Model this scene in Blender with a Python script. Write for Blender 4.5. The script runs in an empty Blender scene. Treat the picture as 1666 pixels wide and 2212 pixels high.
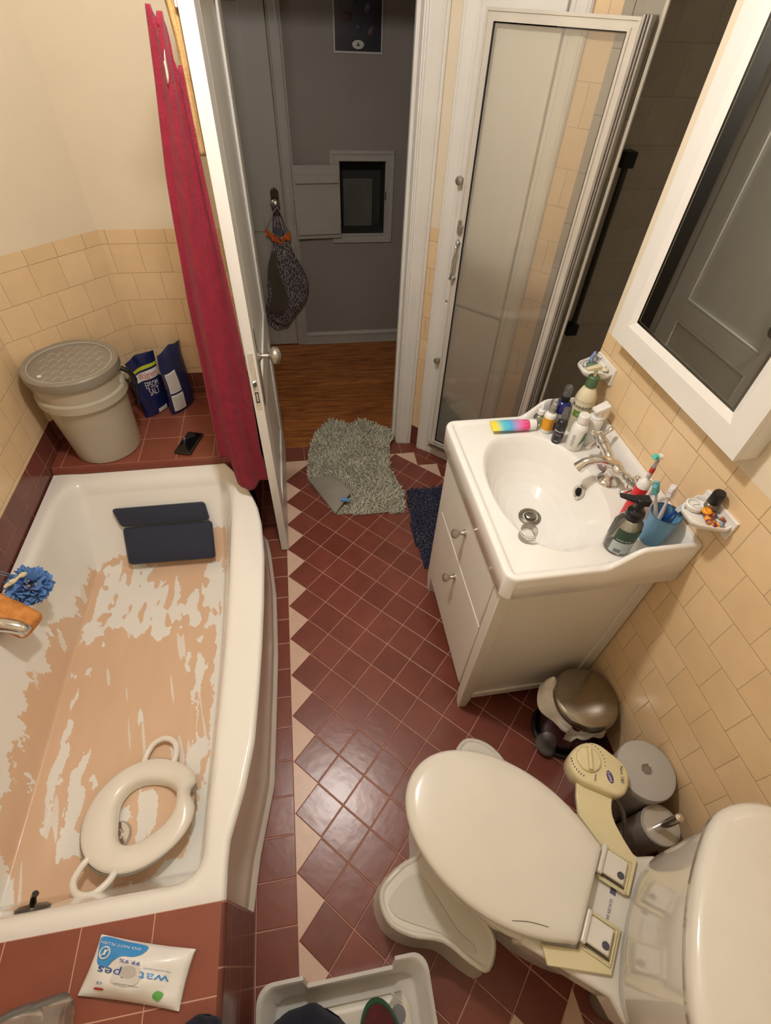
import bpy, math, random
import numpy as np
from mathutils import Vector, Matrix, noise
PI = math.pi
U = 0.112            # one floor tile is 11.2 cm; every length below is counted in floor tiles
SC = bpy.context.scene
COL = SC.collection

# ------------------------------------------------------------------ camera
def R3(yaw, pitch, roll):
    f = Vector((math.sin(yaw)*math.cos(pitch), math.cos(yaw)*math.cos(pitch), -math.sin(pitch)))
    r = f.cross(Vector((0, 0, 1))).normalized(); u = r.cross(f)
    c, s = math.cos(roll), math.sin(roll)
    return c*r+s*u, -s*r+c*u, f
cx_, cy_, cf_ = R3(0.197630, 0.821781, 0.0543708)
cam = bpy.data.objects.new('camera', bpy.data.cameras.new('camera')); COL.objects.link(cam)
m = Matrix((cx_, cy_, -cf_)).transposed().to_4x4(); m.translation = Vector((1.503984, -14.816904, 16.501841))*U
cam.matrix_world = m
cam.data.sensor_fit = 'HORIZONTAL'; cam.data.sensor_width = 36; cam.data.lens = 36*1052.45/1666
cam.data.clip_start = 0.02; cam.data.clip_end = 60
SC.camera = cam
SC.view_settings.view_transform = 'Standard'; SC.view_settings.look = 'None'
SC.view_settings.gamma = 1; SC.view_settings.use_curve_mapping = False
SC.view_settings.exposure = 0.0
# ------------------------------------------------------------------ world and lamps
w = bpy.data.worlds.new('world'); SC.world = w; w.use_nodes = True
w.node_tree.nodes['Background'].inputs[0].default_value = (1.0, 0.86, 0.72, 1)
w.node_tree.nodes['Background'].inputs[1].default_value = 0.02
def lamp(name, loc, power, color, radius=0.06, kind='POINT', size=0.3, rot=None):
    l = bpy.data.lights.new(name, kind); l.energy = power; l.color = color
    if kind == 'POINT': l.shadow_soft_size = radius
    else: l.shape = 'DISK'; l.size = size
    o = bpy.data.objects.new(name, l); COL.objects.link(o); o.location = Vector(loc)*U
    if rot: o.rotation_euler = rot
    return o
lamp('bathroom_ceiling_lamp_light', (0.9, -6.5, 20.3), 56, (1.0, 0.965, 0.935), 0.06)
lamp('hallway_fill', (-9.0, 12.0, 17.0), 6.0, (1.0, 0.95, 0.9), 0.12)  # unseen fill light added to lift the dim hall
SC.cycles.max_bounces = 10; SC.cycles.transparent_max_bounces = 16
SC.cycles.sample_clamp_indirect = 6.0

# ------------------------------------------------------------------ materials
def lin(c):
    if isinstance(c, str): c = [int(c[i:i+2], 16)/255 for i in (0, 2, 4)]
    return tuple(x/12.92 if x <= .04045 else ((x+.055)/1.055)**2.4 for x in c)+(1,)
MATS = {}
def mat(name, color, rough=.5, metal=0, spec=.5, var=0, vscale=8, bump=0, bscale=60, sheen=0, coat=0, trans=0, ior=1.45, emis=0, sss=0, stretch=None, color2=None, alpha=1):
    if name in MATS: return MATS[name]
    M = bpy.data.materials.new(name); M.use_nodes = True; nt = M.node_tree; N = nt.nodes; L = nt.links
    b = N['Principled BSDF']; c = lin(color)
    b.inputs['Base Color'].default_value = c; b.inputs['Roughness'].default_value = rough
    b.inputs['Metallic'].default_value = metal; b.inputs['Specular IOR Level'].default_value = spec
    b.inputs['Sheen Weight'].default_value = sheen; b.inputs['Coat Weight'].default_value = coat
    b.inputs['Transmission Weight'].default_value = trans; b.inputs['IOR'].default_value = ior
    if sss: b.inputs['Subsurface Weight'].default_value = sss; b.inputs['Subsurface Scale'].default_value = .01
    if emis: b.inputs['Emission Color'].default_value = c; b.inputs['Emission Strength'].default_value = emis
    tc = N.new('ShaderNodeTexCoord'); vec = tc.outputs['Object']
    if stretch:
        mp = N.new('ShaderNodeMapping'); mp.inputs['Scale'].default_value = stretch; L.new(vec, mp.inputs[0]); vec = mp.outputs[0]
    # every surface gets at least a faint mottling
    n = N.new('ShaderNodeTexNoise'); n.inputs['Scale'].default_value = vscale; n.inputs['Detail'].default_value = 5; L.new(vec, n.inputs['Vector'])
    mx = N.new('ShaderNodeMix'); mx.data_type = 'RGBA'; v = var if var else .03
    c2 = lin(color2) if color2 else tuple(x*(1-v) for x in c[:3])+(1,)
    c1 = c if color2 else tuple(min(1, x*(1+v)) for x in c[:3])+(1,)
    mx.inputs['A'].default_value = c1; mx.inputs['B'].default_value = c2
    rp = N.new('ShaderNodeMapRange'); rp.inputs[1].default_value = .3; rp.inputs[2].default_value = .7
    L.new(n.outputs[0], rp.inputs[0]); L.new(rp.outputs[0], mx.inputs['Factor']); L.new(mx.outputs['Result'], b.inputs['Base Color'])
    if bump:
        n2 = N.new('ShaderNodeTexNoise'); n2.inputs['Scale'].default_value = bscale; n2.inputs['Detail'].default_value = 4; L.new(vec, n2.inputs['Vector'])
        bp = N.new('ShaderNodeBump'); bp.inputs['Strength'].default_value = bump; bp.inputs['Distance'].default_value = .002
        L.new(n2.outputs[0], bp.inputs['Height']); L.new(bp.outputs[0], b.inputs['Normal'])
    MATS[name] = M; return M
def thin(name, tint, rough=.05, refl=1.0, cloud=0.0, cloudcol='cccccc'):
    """thin clear plastic or glass: tinted see-through plus a fresnel sheen"""
    if name in MATS: return MATS[name]
    M = bpy.data.materials.new(name); M.use_nodes = True; nt = M.node_tree; N = nt.nodes; L = nt.links
    N.remove(N['Principled BSDF']); out = N['Material Output']
    tr = N.new('ShaderNodeBsdfTransparent'); tr.inputs[0].default_value = lin(tint)
    df = N.new('ShaderNodeBsdfPrincipled'); df.inputs['Base Color'].default_value = lin(cloudcol); df.inputs['Roughness'].default_value = .4
    m0 = N.new('ShaderNodeMixShader'); m0.inputs[0].default_value = cloud; L.new(tr.outputs[0], m0.inputs[1]); L.new(df.outputs[0], m0.inputs[2])
    gl = N.new('ShaderNodeBsdfGlossy'); gl.inputs['Roughness'].default_value = rough
    fr = N.new('ShaderNodeFresnel'); fr.inputs[0].default_value = 1.5
    mm = N.new('ShaderNodeMath'); mm.operation = 'MULTIPLY'; mm.inputs[1].default_value = refl; L.new(fr.outputs[0], mm.inputs[0])
    ms = N.new('ShaderNodeMixShader'); L.new(mm.outputs[0], ms.inputs[0]); L.new(m0.outputs[0], ms.inputs[1]); L.new(gl.outputs[0], ms.inputs[2])
    n = N.new('ShaderNodeTexNoise'); n.inputs['Scale'].default_value = 30
    bp = N.new('ShaderNodeBump'); bp.inputs['Strength'].default_value = .03; bp.inputs['Distance'].default_value = .002
    L.new(n.outputs[0], bp.inputs['Height']); L.new(bp.outputs[0], gl.inputs['Normal'])
    L.new(ms.outputs[0], out.inputs[0]); MATS[name] = M; return M
def tilemat(name, c1, c2, grout, w=1., h=1., off=.5, mortar=.018, rough=.25, bump=.5, smooth=.3, spec=.5, mottle=.06):
    M = bpy.data.materials.new(name); M.use_nodes = True; nt = M.node_tree; N = nt.nodes; L = nt.links; b = N['Principled BSDF']
    uv = N.new('ShaderNodeUVMap')
    br = N.new('ShaderNodeTexBrick'); br.inputs['Scale'].default_value = 1; br.inputs['Brick Width'].default_value = w; br.inputs['Row Height'].default_value = h
    br.offset = off; br.offset_frequency = 2; br.inputs['Mortar Size'].default_value = mortar; br.inputs['Mortar Smooth'].default_value = .1; br.inputs['Bias'].default_value = 0
    br.inputs['Color1'].default_value = lin(c1); br.inputs['Color2'].default_value = lin(c2); br.inputs['Mortar'].default_value = lin(grout)
    L.new(uv.outputs[0], br.inputs[0])
    n = N.new('ShaderNodeTexNoise'); n.inputs['Scale'].default_value = 1.6; n.inputs['Detail'].default_value = 6; L.new(uv.outputs[0], n.inputs[0])
    rp = N.new('ShaderNodeMapRange'); rp.inputs[1].default_value = .3; rp.inputs[2].default_value = .7; rp.inputs[3].default_value = 1-mottle; rp.inputs[4].default_value = 1+mottle
    L.new(n.outputs[0], rp.inputs[0])
    hs = N.new('ShaderNodeHueSaturation'); L.new(rp.outputs[0], hs.inputs['Value']); L.new(br.outputs[0], hs.inputs['Color']); L.new(hs.outputs[0], b.inputs['Base Color'])
    # a softer, wider mortar profile gives every tile its pillowed edge
    b2 = N.new('ShaderNodeTexBrick'); b2.inputs['Scale'].default_value = 1; b2.inputs['Brick Width'].default_value = w; b2.inputs['Row Height'].default_value = h
    b2.offset = off; b2.offset_frequency = 2; b2.inputs['Mortar Size'].default_value = mortar*2.2; b2.inputs['Mortar Smooth'].default_value = 1; L.new(uv.outputs[0], b2.inputs[0])
    inv = N.new('ShaderNodeMath'); inv.operation = 'SUBTRACT'; inv.inputs[0].default_value = 1; L.new(b2.outputs['Fac'], inv.inputs[1])
    n3 = N.new('ShaderNodeTexNoise'); n3.inputs['Scale'].default_value = 3; L.new(uv.outputs[0], n3.inputs[0])
    ad = N.new('ShaderNodeMath'); ad.operation = 'MULTIPLY_ADD'; ad.inputs[1].default_value = .35; L.new(n3.outputs[0], ad.inputs[0]); L.new(inv.outputs[0], ad.inputs[2])
    bp = N.new('ShaderNodeBump'); bp.inputs['Strength'].default_value = bump; bp.inputs['Distance'].default_value = .003
    L.new(ad.outputs[0], bp.inputs['Height']); L.new(bp.outputs[0], b.inputs['Normal'])
    rr = N.new('ShaderNodeMapRange'); rr.inputs[3].default_value = rough; rr.inputs[4].default_value = .8; L.new(br.outputs['Fac'], rr.inputs[0]); L.new(rr.outputs[0], b.inputs['Roughness'])
    b.inputs['Specular IOR Level'].default_value = spec
    MATS[name] = M; return M

WHITE_PAINT = mat('white_gloss_paint', 'e4e0d8', .35, var=.03, vscale=5)
CREAM = mat('cream_wall_paint', 'e4d6bd', .7, var=.035, vscale=3, bump=.15, bscale=220)
GREYWALL = mat('hall_grey_paint', '8f8880', .75, var=.04, vscale=3, bump=.1, bscale=200)
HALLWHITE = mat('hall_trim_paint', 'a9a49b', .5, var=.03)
CEIL = mat('ceiling_paint', 'eae4d8', .8)
TILE = tilemat('peach_wall_tile', 'e9cca3', 'e3c59a', 'c0a582', .98, 1., .5, .009, .16, .35, mottle=.04)
CAP = tilemat('peach_cap_tile', 'e8cba0', 'e0c296', 'b89d79', 1., 2., 0, .012, .18, .3, mottle=.03)
COVE = tilemat('red_cove_tile', '76443a', '6a3c34', 'a87a6b', 1.03, 4., 0, .013, .2, .5)
REDF = tilemat('red_floor_tile', '7f4438', '723b30', 'b98d7b', 1, 1, 0, .014, .27, .55, mottle=.1)
REDB = tilemat('red_border_tile', '7c4234', '73392d', 'b98d7b', 1.06, 1, 0, .014, .27, .55, mottle=.08)
REDD = tilemat('red_deck_tile', '8a4c3b', '824636', 'c79c85', 1.38, 1.40, 0, .011, .3, .4, mottle=.08)
GREYT = tilemat('grey_shower_tile', 'a39a88', '9b9281', '6e675a', 1.37, 1.365, .5, .012, .3, .3)
SHOWT = tilemat('shower_wall_tile', 'c6bdac', 'c0b6a5', '9d9483', 1.37, 1.365, .5, .008, .25, .2)
PINK = mat('pink_floor_tile', 'd6b6a0', .35, var=.05, vscale=25)
CHROME = mat('chrome', 'dedbd6', .13, .95, var=.02)
BRUSHED = mat('brushed_nickel', 'b9b2a6', .32, .85, var=.05, vscale=30)
BLACKP = mat('black_plastic', '16161a', .3)
WHITEP = mat('white_plastic', 'e9e7e2', .35)
PORC = mat('white_porcelain', 'ece9e3', .08, coat=.4, var=.01)

# ------------------------------------------------------------------ mesh builder
class B:
    def __init__(s): s.v = []; s.f = []; s.m = []; s.uv = {}; s.mi = 0; s.T = None
    def add(s, vs, fs, mi=None, uvs=None):
        o = len(s.v)
        for p in vs:
            p = Vector(p)
            if s.T is not None: p = s.T @ p
            s.v.append(p)
        for k, f in enumerate(fs):
            if uvs is not None: s.uv[len(s.f)] = uvs[k]
            s.f.append([o+i for i in f]); s.m.append(s.mi if mi is None else mi)
        return s
    def box(s, x0, x1, y0, y1, z0, z1, mi=None):
        vs = [(x, y, z) for z in (z0, z1) for y in (y0, y1) for x in (x0, x1)]
        return s.add(vs, [(0, 2, 3, 1), (4, 5, 7, 6), (0, 1, 5, 4), (2, 6, 7, 3), (0, 4, 6, 2), (1, 3, 7, 5)], mi)
    def quad(s, p, uv=None, mi=None):
        return s.add(p, [tuple(range(len(p)))], mi, [uv] if uv else None)
    def prism(s, poly, z0, z1, mi=None):
        n = len(poly); vs = [(x, y, z0) for x, y in poly]+[(x, y, z1) for x, y in poly]
        a = sum(poly[i][0]*poly[(i+1) % n][1]-poly[(i+1) % n][0]*poly[i][1] for i in range(n))
        fs = [tuple(range(n))[::-1], tuple(range(n, 2*n))]+[(i, (i+1) % n, n+(i+1) % n, n+i) for i in range(n)]
        if a < 0: fs = [f[::-1] for f in fs]
        return s.add(vs, fs, mi)
    def loft(s, rings, cap0=True, cap1=True, closed=True, mi=None):
        n = len(rings[0]); vs = [p for r in rings for p in r]; fs = []
        for k in range(len(rings)-1):
            for i in range(n if closed else n-1):
                a = k*n+i; b = k*n+(i+1) % n; fs.append((a, b, b+n, a+n))
        if cap0: fs.append(tuple(range(n))[::-1])
        if cap1: fs.append(tuple((len(rings)-1)*n+i for i in range(n)))
        return s.add(vs, fs, mi)
    def lathe(s, prof, c=(0, 0, 0), n=32, M=None, cap=True, mi=None, a0=0, ex=1., ey=1.):
        rings = []
        for r, z in prof:
            ring = []
            for i in range(n):
                a = a0+2*PI*i/n; p = Vector((max(r, 1e-4)*math.cos(a)*ex, max(r, 1e-4)*math.sin(a)*ey, z))
                if M is not None: p = M @ p
                ring.append(p+Vector(c))
            rings.append(ring)
        return s.loft(rings, cap, cap, True, mi)
    def cyl(s, a, b, r, n=20, r2=None, mi=None):
        return s.tube([a, b], [r, r if r2 is None else r2], n, mi=mi)
    def tube(s, pts, r, n=12, closed=False, mi=None, flat=None, cap=True):
        P = [Vector(p) for p in pts]; k = len(P)
        rs = r if isinstance(r, (list, tuple)) else [r]*k
        rings = []; prev = None
        for i in range(k):
            if closed: t = P[(i+1) % k]-P[i-1]
            else: t = P[min(i+1, k-1)]-P[max(i-1, 0)]
            t.normalize()
            if prev is None:
                q = Vector((0, 0, 1)) if abs(t.z) < .9 else Vector((1, 0, 0)); nrm = (q-t*q.dot(t)).normalized()
            else:
                nrm = prev-t*prev.dot(t)
                nrm = nrm.normalized() if nrm.length > 1e-6 else prev
            prev = nrm; bn = t.cross(nrm)
            fl = flat or (1, 1)
            rings.append([P[i]+nrm*(math.cos(2*PI*j/n)*rs[i]*fl[0])+bn*(math.sin(2*PI*j/n)*rs[i]*fl[1]) for j in range(n)])
        if closed: rings.append(rings[0]); cap = False
        return s.loft(rings, cap, cap, True, mi)
    def sphere(s, c, r, n=16, sx=1, sy=1, sz=1, mi=None):
        prof = [(math.sin(PI*i/(n//2+2)), -math.cos(PI*i/(n//2+2))) for i in range(n//2+3)]
        M = Matrix.Diagonal((r*sx, r*sy, r*sz)); return s.lathe(prof, c, n, M, False, mi)
    def grid(s, fn, nu, nv, mi=None, uv=False, flip=False):
        vs = [fn(i/nu, j/nv) for j in range(nv+1) for i in range(nu+1)]; fs = []; us = []
        for j in range(nv):
            for i in range(nu):
                a = j*(nu+1)+i; f = (a, a+1, a+nu+2, a+nu+1); fs.append(f[::-1] if flip else f)
                us.append([(i/nu, j/nv), ((i+1)/nu, j/nv), ((i+1)/nu, (j+1)/nv), (i/nu, (j+1)/nv)])
        return s.add(vs, fs, mi, us if uv else None)
def obj(name, b, mats, parent=None, bev=0, smooth=38, sub=0, solid=0, seg=2, weld=None):
    if weld is None: weld = not bev
    me = bpy.data.meshes.new(name)
    me.from_pydata([tuple(p*U) for p in b.v], [], b.f)
    if not isinstance(mats, (list, tuple)): mats = [mats]
    for q in mats: me.materials.append(q)
    me.polygons.foreach_set('material_index', b.m)
    if b.uv:
        lay = me.uv_layers.new(name='UVMap')
        for fi, uvs in b.uv.items():
            if uvs is None: continue
            for li, t in zip(me.polygons[fi].loop_indices, uvs): lay.data[li].uv = t
    if weld or smooth:
        import bmesh
        bm = bmesh.new(); bm.from_mesh(me)
        if weld: bmesh.ops.remove_doubles(bm, verts=bm.verts, dist=1e-6)
        if not b.uv: bmesh.ops.recalc_face_normals(bm, faces=bm.faces)
        if smooth:
            lim = math.radians(smooth)
            for f in bm.faces: f.smooth = True
            for e in bm.edges:
                if len(e.link_faces) == 2 and e.calc_face_angle(0) > lim: e.smooth = False
        bm.to_mesh(me); bm.free()
    me.validate()
    o = bpy.data.objects.new(name, me); COL.objects.link(o)
    if parent is not None: o.parent = parent
    if solid:
        md = o.modifiers.new('thickness', 'SOLIDIFY'); md.thickness = abs(solid)*U; md.offset = 0 if solid > 0 else -1
    if bev:
        md = o.modifiers.new('soft_edges', 'BEVEL'); md.width = bev*U; md.segments = seg; md.limit_method = 'ANGLE'; md.angle_limit = math.radians(40); md.harden_normals = False
    if sub:
        md = o.modifiers.new('smooth', 'SUBSURF'); md.levels = sub; md.render_levels = sub
    return o
def thing(name, label, cat, loc=(0, 0, 0), rotz=0, group=None, rot=None):
    o = bpy.data.objects.new(name, None); COL.objects.link(o); o.empty_display_size = .02
    o.location = Vector(loc)*U; o.rotation_euler = rot if rot else (0, 0, rotz)
    o['label'] = label; o['category'] = cat
    if group: o['group'] = group
    return o
def tag(o, label, cat, group=None, loc=None, rotz=None):
    o['label'] = label; o['category'] = cat
    if group: o['group'] = group
    if loc is not None: o.location = Vector(loc)*U
    if rotz is not None: o.rotation_euler[2] = rotz
    return o
def struct(o): o['kind'] = 'structure'; return o
def lb(o, text): o['label'] = text; return o

_TX = {}
def textmesh(s, font_scale=1.0, bold=False):
    if s in _TX: return _TX[s]
    cu = bpy.data.curves.new('t', 'FONT'); cu.body = s; cu.size = 1; cu.align_x = 'CENTER'; cu.align_y = 'CENTER'; cu.resolution_u = 2
    if bold: cu.offset = .02
    ob = bpy.data.objects.new('t', cu); COL.objects.link(ob)
    dg = bpy.context.evaluated_depsgraph_get(); me = bpy.data.meshes.new_from_object(ob.evaluated_get(dg))
    vs = [(v.co.x, v.co.y) for v in me.vertices]; fs = [tuple(p.vertices) for p in me.polygons]
    bpy.data.objects.remove(ob); bpy.data.curves.remove(cu); bpy.data.meshes.remove(me)
    _TX[s] = (vs, fs); return vs, fs
def text(b, s, fn, size, cx=0, cy=0, ang=0, mi=None, xs=1.):
    vs, fs = textmesh(s); c, sn = math.cos(ang), math.sin(ang)
    b.add([fn(cx+(x*xs*c-y*sn)*size, cy+(x*xs*sn+y*c)*size) for x, y in vs], fs, mi); return b
def catmull(P, n=8, closed=False):
    P = [Vector(p) for p in P]; k = len(P); out = []
    rng = range(k if closed else k-1)
    for i in rng:
        g = (lambda j: P[j % k]) if closed else (lambda j: P[max(0, min(k-1, j))])
        a, b, c, d = g(i-1), g(i), g(i+1), g(i+2)
        for j in range(n):
            t = j/n; out.append(.5*((2*b)+(c-a)*t+(2*a-5*b+4*c-d)*t*t+(3*b-a-3*c+d)*t**3))
    if not closed: out.append(P[-1])
    return out
def sstep(a, b, x):
    t = max(0, min(1, (x-a)/(b-a))); return t*t*(3-2*t)
def lerp(a, b, t): return a+(b-a)*t
def interp(tab, x):
    if x <= tab[0][0]: return tab[0][1]
    for (a, p), (b, q) in zip(tab, tab[1:]):
        if x <= b: return p+(q-p)*(x-a)/(b-a)
    return tab[-1][1]
def fz(x, y, z=0): return noise.noise(Vector((x, y, z)))
# ================================================================== SETTING
CEILZ = 21.2; TOP = 10.4; CAPB = 9.93
def wallq(b, A, Bp, z0, z1, mi, u0=0, vz=CAPB):
    d = math.hypot(Bp[0]-A[0], Bp[1]-A[1])
    b.quad([(A[0], A[1], z0), (Bp[0], Bp[1], z0), (Bp[0], Bp[1], z1), (A[0], A[1], z1)],
           [(u0, z0-vz+20), (u0+d, z0-vz+20), (u0+d, z1-vz+20), (u0, z1-vz+20)], mi)
WM = [CREAM, TILE, CAP, COVE, GREYT, WHITE_PAINT]
def bathwall(name, A, Bp, u0=0, base=None, capu=0):
    b = B(); z = 0
    if base is not None: wallq(b, A, Bp, base[0], base[1], 3, u0+.1, 0); z = base[1]
    wallq(b, A, Bp, z, CAPB, 1, u0); wallq(b, A, Bp, CAPB, TOP, 2, u0+capu, CAPB-.0)
    wallq(b, A, Bp, TOP, CEILZ, 0, u0)
    return struct(obj(name, b, WM, smooth=0))
# left wall beside the tub, then the angled wall, then the wall with the door
LA = (-8.35, 2.08); LB = (-5.25, 5.2)
bathwall('wall_left', (-8.35, -19), LA, .06, (3.2, 4.78))
bathwall('wall_left_angled', LA, LB, .2, (3.2, 4.78))
b = B()
for (x0, x1) in ((-5.25, -.62),):
    wallq(b, (x0, 5.2), (x1, 5.2), 3.2, 4.7, 3, .3, 0); wallq(b, (x0, 5.2), (x1, 5.2), 4.7, CAPB, 1, .78); wallq(b, (x0, 5.2), (x1, 5.2), CAPB, TOP, 2, .78); wallq(b, (x0, 5.2), (x1, 5.2), TOP, CEILZ, 0)
    wallq(b, (x0, 5.2), (x1, 5.2), 0, 3.2, 3, .3, 0)
wallq(b, (-.62, 5.2), (6.2, 5.2), 18.4, CEILZ, 0)          # above the doorway
wallq(b, (6.2, 5.2), (6.6, 5.2), 0, CEILZ, 0)
for x0, x1, z0, z1 in ((-5.25, -.3, 0, CEILZ), (5.9, 8.2, 0, CEILZ), (-.3, 5.9, 17.9, CEILZ)):
    wallq(b, (x1, 6.15), (x0, 6.15), z0, z1, 0)
struct(obj('wall_back', b, [CREAM, TILE, CAP, COVE, GREYT, WHITE_PAINT], smooth=0))
# angled wall with the closet
D0 = Vector((6.59, 5.13, 0)); DE = Vector((1, -1, 0)).normalized(); DN = Vector((-1, -1, 0)).normalized()
def dg(s, d, z=0): p = D0+DE*s+DN*d; return (p.x, p.y, z)
b = B()
def dq(s0, s1, z0, z1, mi, u0=0, vz=CAPB): wallq(b, dg(s0, 0)[:2], dg(s1, 0)[:2], z0, z1, mi, u0, vz)
dq(0, .5, 0, 1.15, 3, .25, 0); dq(0, .5, 1.15, CAPB, 1, .25); dq(0, .5, CAPB, TOP, 2, .25); dq(0, .5, TOP, CEILZ, 0)
dq(.5, 4.3, 0, CEILZ, 5)
dq(4.3, 5.02, 0, CEILZ, 1, .1); dq(5.02, 6.07, 0, 18.5, 4, .4, 8.34); dq(5.02, 6.07, 18.5, CEILZ, 0)
struct(obj('wall_angled', b, WM, smooth=0))
b = B(); b.loft([[dg(6.02, 0, z), dg(6.02, .05, z), dg(6.1, .05, z), dg(6.12, 0, z)] for z in (0, 18.5)]); struct(obj('trim_6', b, mat('pale_tile_edge', 'd8cfbd', .2)))
bathwall('wall_right', (9.65, -3.4), (9.65, -19), 5.19+.98*0-.0, (0, 1.0), .3)
b = B(); wallq(b, (10.6, -3.4), (9.65, -3.4), 0, CEILZ, 1, .3)
struct(obj('wall_right_end', b, WM, smooth=0))
b = B(); wallq(b, (9.65, -19), (-8.3, -19), 0, CEILZ, 0); struct(obj('wall_front', b, WM, smooth=0))
b = B(); b.quad([(-20, -19, CEILZ), (-20, 17, CEILZ), (20, 17, CEILZ), (20, -19, CEILZ)]); struct(obj('ceiling', b, CEIL, smooth=0))
# shower recess
b = B()
P0 = dg(6.07, 0)[:2]
for A_, B_ in (((10.98, 5.4), P0), ((17, 5.4), (10.98, 5.4)), ((17, -3.4), (17, 5.4)), ((10.6, -3.4), (17, -3.4))):
    wallq(b, B_, A_, 0, CEILZ, 0, .2, 8.34)
b.quad([(9.0, -3.5, .02), (17, -3.5, .02), (17, 5.4, .02), (10.2, 5.4, .02), (10.88, .84, .02)], [(0, 0), (8, 0), (8, 9), (0, 9), (1, 5)])
struct(obj('wall_shower', b, [SHOWT], smooth=0))
b = B(); b.prism([P0, (P0[0]+.35, P0[1]+.35), (10.6, -3.4), (9.65, -3.4)], 0, 1.0); struct(obj('trim_shower_curb', b, GREYT if False else mat('curb_stone', '8d8474', .3), bev=.05))

# ---- floor
b = B(); q2 = math.sqrt(.5)
def tuv(x, y):      # coordinates along the diamond grid
    return ((x-y)*q2+40, (x+y)*q2+40)
y0_, yt = -19, 6*q2
def fq(pts, mi, uvf): b.quad([(x, y, 0) for x, y in pts], [uvf(x, y) for x, y in pts], mi)
buv = lambda x, y: (x+30*1.06, y+.82+40)
k0 = -28
for k in range(k0, 6, 2):       # left zigzag: pink triangles
    ya, yb = k*q2, (k+2)*q2
    if yb > yt+.01: break
    fq([(0, ya), (q2, (ya+yb)/2), (0, yb)][::1], 1, tuv)
ystart = k0*q2; n_ = 0; k = k0
left = [(0, ystart)]
while k < 4.5:
    left += [(q2, (k+1)*q2), (0, (k+2)*q2)]; k += 2
topx = [(i*2*q2, yt) for i in range(0, 5)]     # 0 .. 5.66
dpts = [(topx[-1][0]+i*q2*math.sqrt(2)*0, yt) for i in range(1)]
# field of diamonds: built as strips so the outline stays simple
ring = left+[p for i in range(4) for p in ((topx[i][0]+q2, yt-q2), topx[i+1])]
E0 = topx[-1]; ring += [(E0[0]+13, E0[1]-13), (E0[0]+13, ystart-1), (0, ystart-1)]
fq(ring[::-1], 0, tuv)
for i in range(4): fq([topx[i], (topx[i][0]+q2, yt-q2), topx[i+1]], 1, tuv)
# angled border by the closet
def duv(x, y): s = ((x-E0[0])-(y-E0[1]))*q2; d = ((x-E0[0])+(y-E0[1]))*q2; return (s+.35+30.0, d-q2+30)
for i in range(9):
    a = (E0[0]+i, E0[1]-i); c = (E0[0]+i+1, E0[1]-i-1); ap = (E0[0]+i+1, E0[1]-i); ap2 = (E0[0]+i+2, E0[1]-i-1)
    fq([a, c, ap], 1, tuv); fq([c, ap2, ap], 3, tuv)
fq([(E0[0]+1, E0[1]), (E0[0]+10, E0[1]-9), (E0[0]+11, E0[1]-8), (E0[0]+1.95, E0[1]+.95)], 2, duv)
fq([(0, -20.8), (0, 5.35), (-9, 5.35), (-9, -20.8)][::1], 2, buv)
fq([(0, yt), (E0[0], yt), (E0[0]+1, yt), (E0[0]+.95, 5.35), (0, 5.35)], 2, lambda x, y: (x*1.06-.99*1.06+31.8, (y-5.35)/1.11+40))
fq([(E0[0]+1, yt), (E0[0]+1.95, yt+.95), (E0[0]+1.95, 5.35), (E0[0]+.95, 5.35)], 3, duv)
b.quad([(6.56, -16.04, .002), (5.7, -17.0, .002), (6.62, -17.1, .002)], None, 1); b.quad([(5.0, -16.25, .002), (4.3, -16.9, .002), (5.65, -16.98, .002)], None, 1)
struct(obj('floor', b, [REDF, PINK, REDB, mat('red_plain_tile', '78402f', .27, var=.1)], smooth=0, weld=False))
# hall floor
def plank():
    M = bpy.data.materials.new('oak_plank_floor'); M.use_nodes = True; nt = M.node_tree; N = nt.nodes; L = nt.links; bb = N['Principled BSDF']
    uv = N.new('ShaderNodeUVMap'); br = N.new('ShaderNodeTexBrick'); br.inputs['Scale'].default_value = 1; br.inputs['Brick Width'].default_value = 9; br.inputs['Row Height'].default_value = .52; br.offset = .37
    br.inputs['Mortar Size'].default_value = .006; br.inputs['Color1'].default_value = lin('9a5f30'); br.inputs['Color2'].default_value = lin('ad6d36'); br.inputs['Mortar'].default_value = lin('3a1f10'); L.new(uv.outputs[0], br.inputs[0])
    mp = N.new('ShaderNodeMapping'); mp.inputs['Scale'].default_value = (.35, 5, 1); L.new(uv.outputs[0], mp.inputs[0])
    n = N.new('ShaderNodeTexNoise'); n.inputs['Scale'].default_value = 1.6; n.inputs['Detail'].default_value = 8; n.inputs['Distortion'].default_value = 1.2; L.new(mp.outputs[0], n.inputs[0])
    rp = N.new('ShaderNodeValToRGB'); e = rp.color_ramp.elements; e[0].position = .38; e[0].color = (.5, .42, .36, 1); e[1].position = .6; e[1].color = (1.15, 1.1, 1, 1); L.new(n.outputs[0], rp.inputs[0])
    mx = N.new('ShaderNodeMix'); mx.data_type = 'RGBA'; mx.blend_type = 'MULTIPLY'; mx.inputs['Factor'].default_value = 1; L.new(br.outputs[0], mx.inputs['A']); L.new(rp.outputs[0], mx.inputs['B'])
    L.new(mx.outputs['Result'], bb.inputs['Base Color']); bb.inputs['Roughness'].default_value = .32; return M
b = B(); b.quad([(-14, 5.35, 0), (14, 5.35, 0), (14, 16.3, 0), (-14, 16.3, 0)], [(-14, 5.35), (14, 5.35), (14, 16.3), (-14, 16.3)])
struct(obj('floor_hall', b, plank(), smooth=0))
b = B(); b.quad([(-14, 16.2, 0), (4.2, 16.2, 0), (4.2, 16.2, CEILZ), (-14, 16.2, CEILZ)])
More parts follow.
